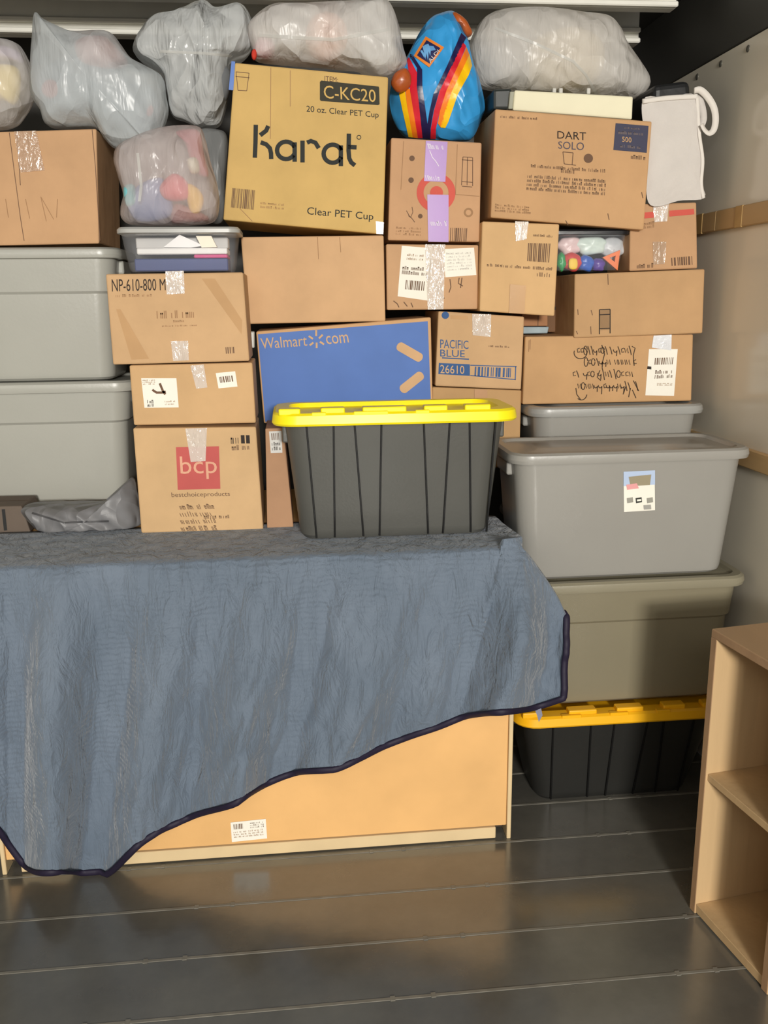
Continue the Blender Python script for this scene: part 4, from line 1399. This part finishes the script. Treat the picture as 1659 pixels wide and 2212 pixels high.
r_, o = bag('wide white translucent bag on the cream case at the right', [(1012, 108), (1026, 66), (1050, 36), (1090, 23), (1170, 20), (1250, 30), (1310, 38), (1335, 62), (1350, 95), (1380, 140), (1399, 172), (1398, 192), (1375, 214), (1330, 212), (1250, 206), (1180, 200),
                                                                (1110, 200), (1060, 192), (1036, 184), (1022, 150)], (1200, 120), 3.17, 0.12, 0.12, film_mat((240, 236, 230), 0.74, 0.32, 0.6), 5, 0.012, 1.0)
on_surface('drawstring', [[(1070, 58), (1160, 92), (1158, 98), (1068, 63)], [(1160, 92), (1240, 130), (1237, 136), (1158, 98)], [(1240, 130), (1268, 160), (1263, 163), (1237, 136)], [(1268, 160), (1292, 204), (1286, 206), (1263, 163)]], o, LIGHTSEAM, r_)
inner('cushion', 'cream cushion inside the wide right bag', [(1150, 90), (1240, 60), (1300, 100), (1290, 170), (1220, 195), (1140, 180)], (1225, 130), 3.17, 0.085, 0.08, (222, 206, 172), 'cushion', 10)
inner('cloth', 'grey cloth at the left in the wide right bag', [(1055, 105), (1100, 85), (1140, 130), (1135, 180), (1075, 178)], (1100, 140), 3.17, 0.06, 0.06, (168, 168, 170), 'cloth', 11)

r_, o = bag('clear bag of bright toys on the bin of papers', [(247, 342), (262, 312), (330, 282), (380, 273), (430, 275), (443, 300), (455, 350), (470, 402), (473, 450), (462, 478), (420, 486), (300, 487), (266, 475), (262, 450), (268, 420), (256, 380)],
            (365, 385), 2.88, 0.11, 0.10, film_mat((236, 226, 224), 0.5, 0.24, 0.6), 6, 0.012, 0.3)
on_surface('seam', [[(294, 330), (300, 330), (308, 400), (302, 400)], [(302, 400), (308, 400), (304, 435), (298, 435)]], o, LIGHTSEAM, r_)
for lb, c_, ol, ce, yy in (('blue toy in the clear toy bag', (96, 124, 176), [(275, 440), (300, 400), (350, 385), (372, 430), (365, 470), (300, 478)], (320, 440), 2.85),
                          ('red toy in the clear toy bag', (214, 66, 84), [(345, 405), (375, 375), (405, 395), (405, 430), (360, 432)], (380, 408), 2.83),
                          ('yellow toy in the clear toy bag', (244, 196, 60), [(402, 400), (425, 405), (440, 430), (430, 460), (410, 455)], (420, 430), 2.84),
                          ('teal toy in the clear toy bag', (120, 190, 196), [(268, 405), (290, 400), (296, 440), (274, 445)], (282, 424), 2.84),
                          ('brown red cloth in the clear toy bag', (168, 110, 108), [(380, 440), (440, 462), (450, 476), (400, 482), (370, 478)], (415, 466), 2.86),
                          ('rose cloth at the top of the clear toy bag', (196, 120, 130), [(380, 285), (428, 282), (440, 330), (450, 380), (420, 370), (400, 310)], (420, 325), 2.89),
                          ('white toy in the clear toy bag', (222, 220, 200), [(405, 345), (425, 342), (430, 370), (412, 374)], (417, 358), 2.83)):
    inner('toy' if 'toy in' in lb else 'cloth', lb, ol, ce, yy, 0.03, 0.03, c_, 'toy' if 'toy in' in lb else 'cloth', len(lb), 0.5)

# dark bag behind the toy bag and ochre carton
r_, o = bag('dim grey bag behind the clear toy bag, beside the ochre carton', [(425, 290), (470, 280), (492, 300), (490, 380), (486, 470), (455, 478), (430, 400)], (460, 380), 3.05, 0.05, 0.1, film_mat((140, 142, 142), 0.9, 0.4, 0.4), 8)

# ------------------------------------------------------------------ blue carrier bag with rainbow stripes
SKY = plain((58, 156, 220), 0.32, 0.5, 0.08, 12, 0.5, 16)
crumple(SKY.node_tree, SKY.node_tree.nodes['Principled BSDF'], 0.5, None, 14)
al = thing('shopping_bag', (at(945, 300, 3.09).x, 3.09, at(945, 303, 3.09).z), 'bright blue shopping bag with rainbow stripes, on the bullseye box', 'bag')
ao = puff('sack', [(930, 40), (952, 30), (975, 25), (988, 38), (1000, 70), (1010, 92), (1021, 140), (1036, 182), (1046, 232), (1040, 255), (1022, 296), (1000, 305), (930, 302), (880, 298), (856, 272), (845, 240), (842, 205), (852, 165), (880, 120), (905, 72)],
          (945, 185), 3.09, 0.105, 0.1, SKY, al, 120, 26, 0.009, 12, 9, 2.1, 0.016, 0.35)


def ac(p):
    return (820 + p[0] * 0.16878, p[1] * 0.16878)


def strip(name, left, right, c_, lift):
    qs = []
    for i in range(len(left) - 1):
        qs.append([ac(left[i]), ac(right[i]), ac(right[i + 1]), ac(left[i + 1])])
    return on_surface(name, qs, ao, plain(c_, 0.35, 0.5, 0.05, 12, 0.4, 16), al, lift)


NV = (34, 30, 74); RD = (214, 34, 52); OR = (242, 128, 30); YE = (252, 198, 20)
# left band: runs down from the left edge
L0 = [(360, 680), (480, 870), (475, 1100), (500, 1300), (550, 1770)]
L1 = [(420, 700), (545, 890), (548, 1100), (580, 1350), (640, 1780)]
strip('stripe_navy', L0, L1, NV, 0.003)
strip('stripe_red', [(350, 760), (375, 950), (390, 1150), (420, 1350), (490, 1770)], [(375, 730), (480, 930), (475, 1100), (500, 1300), (550, 1770)], RD, 0.003)
strip('stripe_orange', [(330, 1150), (350, 1350), (425, 1760)], [(385, 1130), (420, 1350), (490, 1770)], OR, 0.003)
strip('stripe_yellow', [(245, 1180), (290, 1400), (370, 1755)], [(325, 1150), (350, 1350), (425, 1760)], YE, 0.003)
# right band: from upper right down to the middle
strip('stripe_navy', [(1045, 420), (870, 830), (690, 1200), (640, 1420), (605, 1640), (620, 1770)], [(1110, 480), (900, 900), (760, 1180), (690, 1420), (650, 1650), (650, 1780)], NV, 0.0032)
strip('stripe_red', [(1070, 540), (905, 880), (765, 1170), (695, 1420), (655, 1650), (650, 1780)], [(1110, 590), (990, 870), (855, 1160), (770, 1430), (720, 1650), (720, 1780)], RD, 0.0032)
strip('stripe_orange', [(1112, 600), (990, 870), (855, 1160), (770, 1430), (745, 1580)], [(1150, 700), (1065, 880), (920, 1180), (830, 1480), (790, 1640)], OR, 0.0032)
strip('stripe_yellow', [(1150, 690), (1065, 880), (920, 1180), (820, 1470), (780, 1630)], [(1185, 840), (1140, 960), (1000, 1210), (880, 1560), (840, 1640)], YE, 0.0032)
on_surface('logo_border', [[ac((590, 465)), ac((825, 605)), ac((635, 862)), ac((437, 715))]], ao, plain((232, 132, 44)), al, 0.004, 5)
on_surface('logo_panel', [[ac((600, 512)), ac((778, 615)), ac((640, 815)), ac((478, 708))]], ao, plain((30, 34, 84)), al, 0.0055, 5)
for q in ([(548, 590), (575, 580), (600, 650), (590, 760)], [(575, 575), (600, 568), (628, 650), (620, 780)], [(600, 565), (625, 560), (655, 640), (648, 720)], [(520, 650), (545, 640), (580, 700), (575, 745)]):
    on_surface('logo_stroke', [[ac(p) for p in q]], ao, plain((110, 170, 222)), al, 0.007, 4)
on_surface('logo_stroke', [[ac((610, 580)), ac((690, 590)), ac((720, 640)), ac((660, 650))]], ao, plain((96, 152, 208)), al, 0.007, 4)
vs_, fs_ = text_mesh('ALDI')
x0_ = min(v.x for v in vs_); x1_ = max(v.x for v in vs_); y0_ = min(v.y for v in vs_); y1_ = max(v.y for v in vs_)
tree = BVHTree.FromPolygons(*PUFF[ao.name])
q = [Vector(ac(p)) for p in ((618, 772), (738, 632), (772, 662), (650, 810))]
out = []
for v in vs_:
    s_, t_ = (v.x - x0_) / (x1_ - x0_), (y1_ - v.y) / (y1_ - y0_)
    p = q[0].lerp(q[1], s_).lerp(q[3].lerp(q[2], s_), t_)
    d_ = ray(p.x, p.y).normalized()
    h_ = tree.ray_cast(CAM, d_)[0]
    out.append(h_ - d_ * 0.0075)
mesh_obj('logo_letters', out, fs_, plain((214, 214, 214)), al)
BRN = plain((176, 88, 40), 0.3, 0.5, 0.15, 16, 0.5, 20)
puff('handle', [ac(p) for p in ((930, 165), (1010, 190), (1100, 270), (1150, 350), (1185, 440), (1120, 480), (1060, 430), (1010, 340), (930, 290))], ac((1050, 320)), 3.055, 0.03, 0.03, BRN, al, 40, 8, 0.004, 20, 3)
puff('handle', [ac(p) for p in ((250, 900), (340, 880), (400, 980), (395, 1100), (330, 1160), (230, 1180), (150, 1080), (180, 960))], ac((280, 1030)), 3.0, 0.025, 0.03, BRN, al, 40, 8, 0.004, 20, 5)

# ------------------------------------------------------------------ white fabric bag and dark things at the top right
NW = plain((206, 200, 194), 0.8, 0.2, 0.04, 12, 0.25, 60)
NWE = plain((222, 216, 208), 0.7, 0.2, 0.03)
WYY = 2.95
wb = thing('fabric_bag', (at(1460, 436, WYY).x, WYY, at(1460, 440, WYY).z), 'white fabric bag with a looped handle, hanging at the right wall', 'bag')
ol = [(1388, 218), (1440, 211), (1506, 207), (1511, 290), (1519, 345), (1517, 395), (1521, 428), (1470, 433), (1402, 440), (1398, 330)]
fr = [at(x, y, WYY) for x, y in catmull(ol, 60)]
ce = at(1455, 320, WYY)
vv, ff = [], []
for side, dy in ((1, -0.010), (-1, 0.018)):
    base = len(vv)
    for rg in range(9):
        t = rg / 8
        for p in fr:
            q_ = ce.lerp(p, t)
            q_.y += dy * (1 - t ** 4) + 0.003 * noise.noise(q_ * 15)
            vv.append(q_)
    for rg in range(8):
        for i in range(60):
            j = (i + 1) % 60
            a = base + rg * 60
            f4 = (a + i, a + 60 + i, a + 60 + j, a + j)
            ff.append(f4 if side > 0 else tuple(reversed(f4)))
mesh_obj('pouch', vv, ff, NW, wb, True)
tube('hem', [at(x, y, WYY - 0.004) for x, y in catmull([(1388, 219), (1440, 212), (1506, 208)], 14, False)], 0.008, NWE, wb, 8, 0.4)
tube('side_seam', [at(x, y, WYY - 0.004) for x, y in catmull([(1506, 208), (1511, 290), (1518, 345), (1515, 395), (1520, 428)], 24, False)], 0.006, NWE, wb, 8, 0.4)


def strap(pts, wd, Y, mat, root, name):
    cl = catmull(pts, 40, False)
    P = [at(p.x, p.y, Y + 0.0) for p in cl]
    vv, ff = [], []
    for i, p in enumerate(P):
        t = (P[min(i + 1, 39)] - P[max(i - 1, 0)]).normalized()
        n_ = Vector((t.z, 0, -t.x))
        for s, dy in ((-1, 0), (1, 0), (1, 0.003), (-1, 0.003)):
            vv.append(p + n_ * (s * wd / 2) + Vector((0, dy + (0.005 * s), 0)))
    for i in range(39):
        for k_ in range(4):
            j = (k_ + 1) % 4
            ff.append((i * 4 + k_, i * 4 + j, i * 4 + 4 + j, i * 4 + 4 + k_))
    ff += [(0, 1, 2, 3), (159, 158, 157, 156)]
    return mesh_obj(name, vv, ff, mat, root, True)


strap([(1500, 196), (1512, 194), (1528, 208), (1542, 232), (1546, 258), (1542, 280), (1532, 288), (1522, 280), (1516, 268)], 0.017, 2.93, NWE, wb, 'handle')
strap([(1508, 205), (1517, 232), (1520, 255), (1516, 270)], 0.018, 2.95, NW, wb, 'handle')

BLK = plain((34, 35, 36), 0.45, 0.4, 0.1, 8, 0.2, 20)
P_ = [at(x, y, 2.99) for x, y in ((1412, 182), (1492, 172), (1500, 300), (1412, 300))]
o = tag(recentre(bm_obj('black_case', hexa(P_ + [p + Vector((0, .22, 0)) for p in P_], 0.02, 3), BLK)), 'black case standing behind the white fabric bag', 'case')
P_ = [at(x, y, 2.98) for x, y in ((1066, 192), (1106, 190), (1106, 236), (1066, 236))]
o = tag(recentre(bm_obj('black_case', hexa(P_ + [p + Vector((0, .2, 0)) for p in P_], 0.008, 2), plain((46, 50, 48), 0.4))), 'small dark grey case at the left end of the cream case', 'case')

# little things glimpsed in gaps
P_ = [at(x, y, 2.99) for x, y in ((533, 716), (550, 716), (550, 752), (534, 752))]
o = tag(recentre(bm_obj('plastic_container', hexa(P_ + [p + Vector((0, .04, 0)) for p in P_], 0.004, 2), plain((190, 188, 180), 0.3))), 'small white container glimpsed between the left box stack and the blue box', 'container')
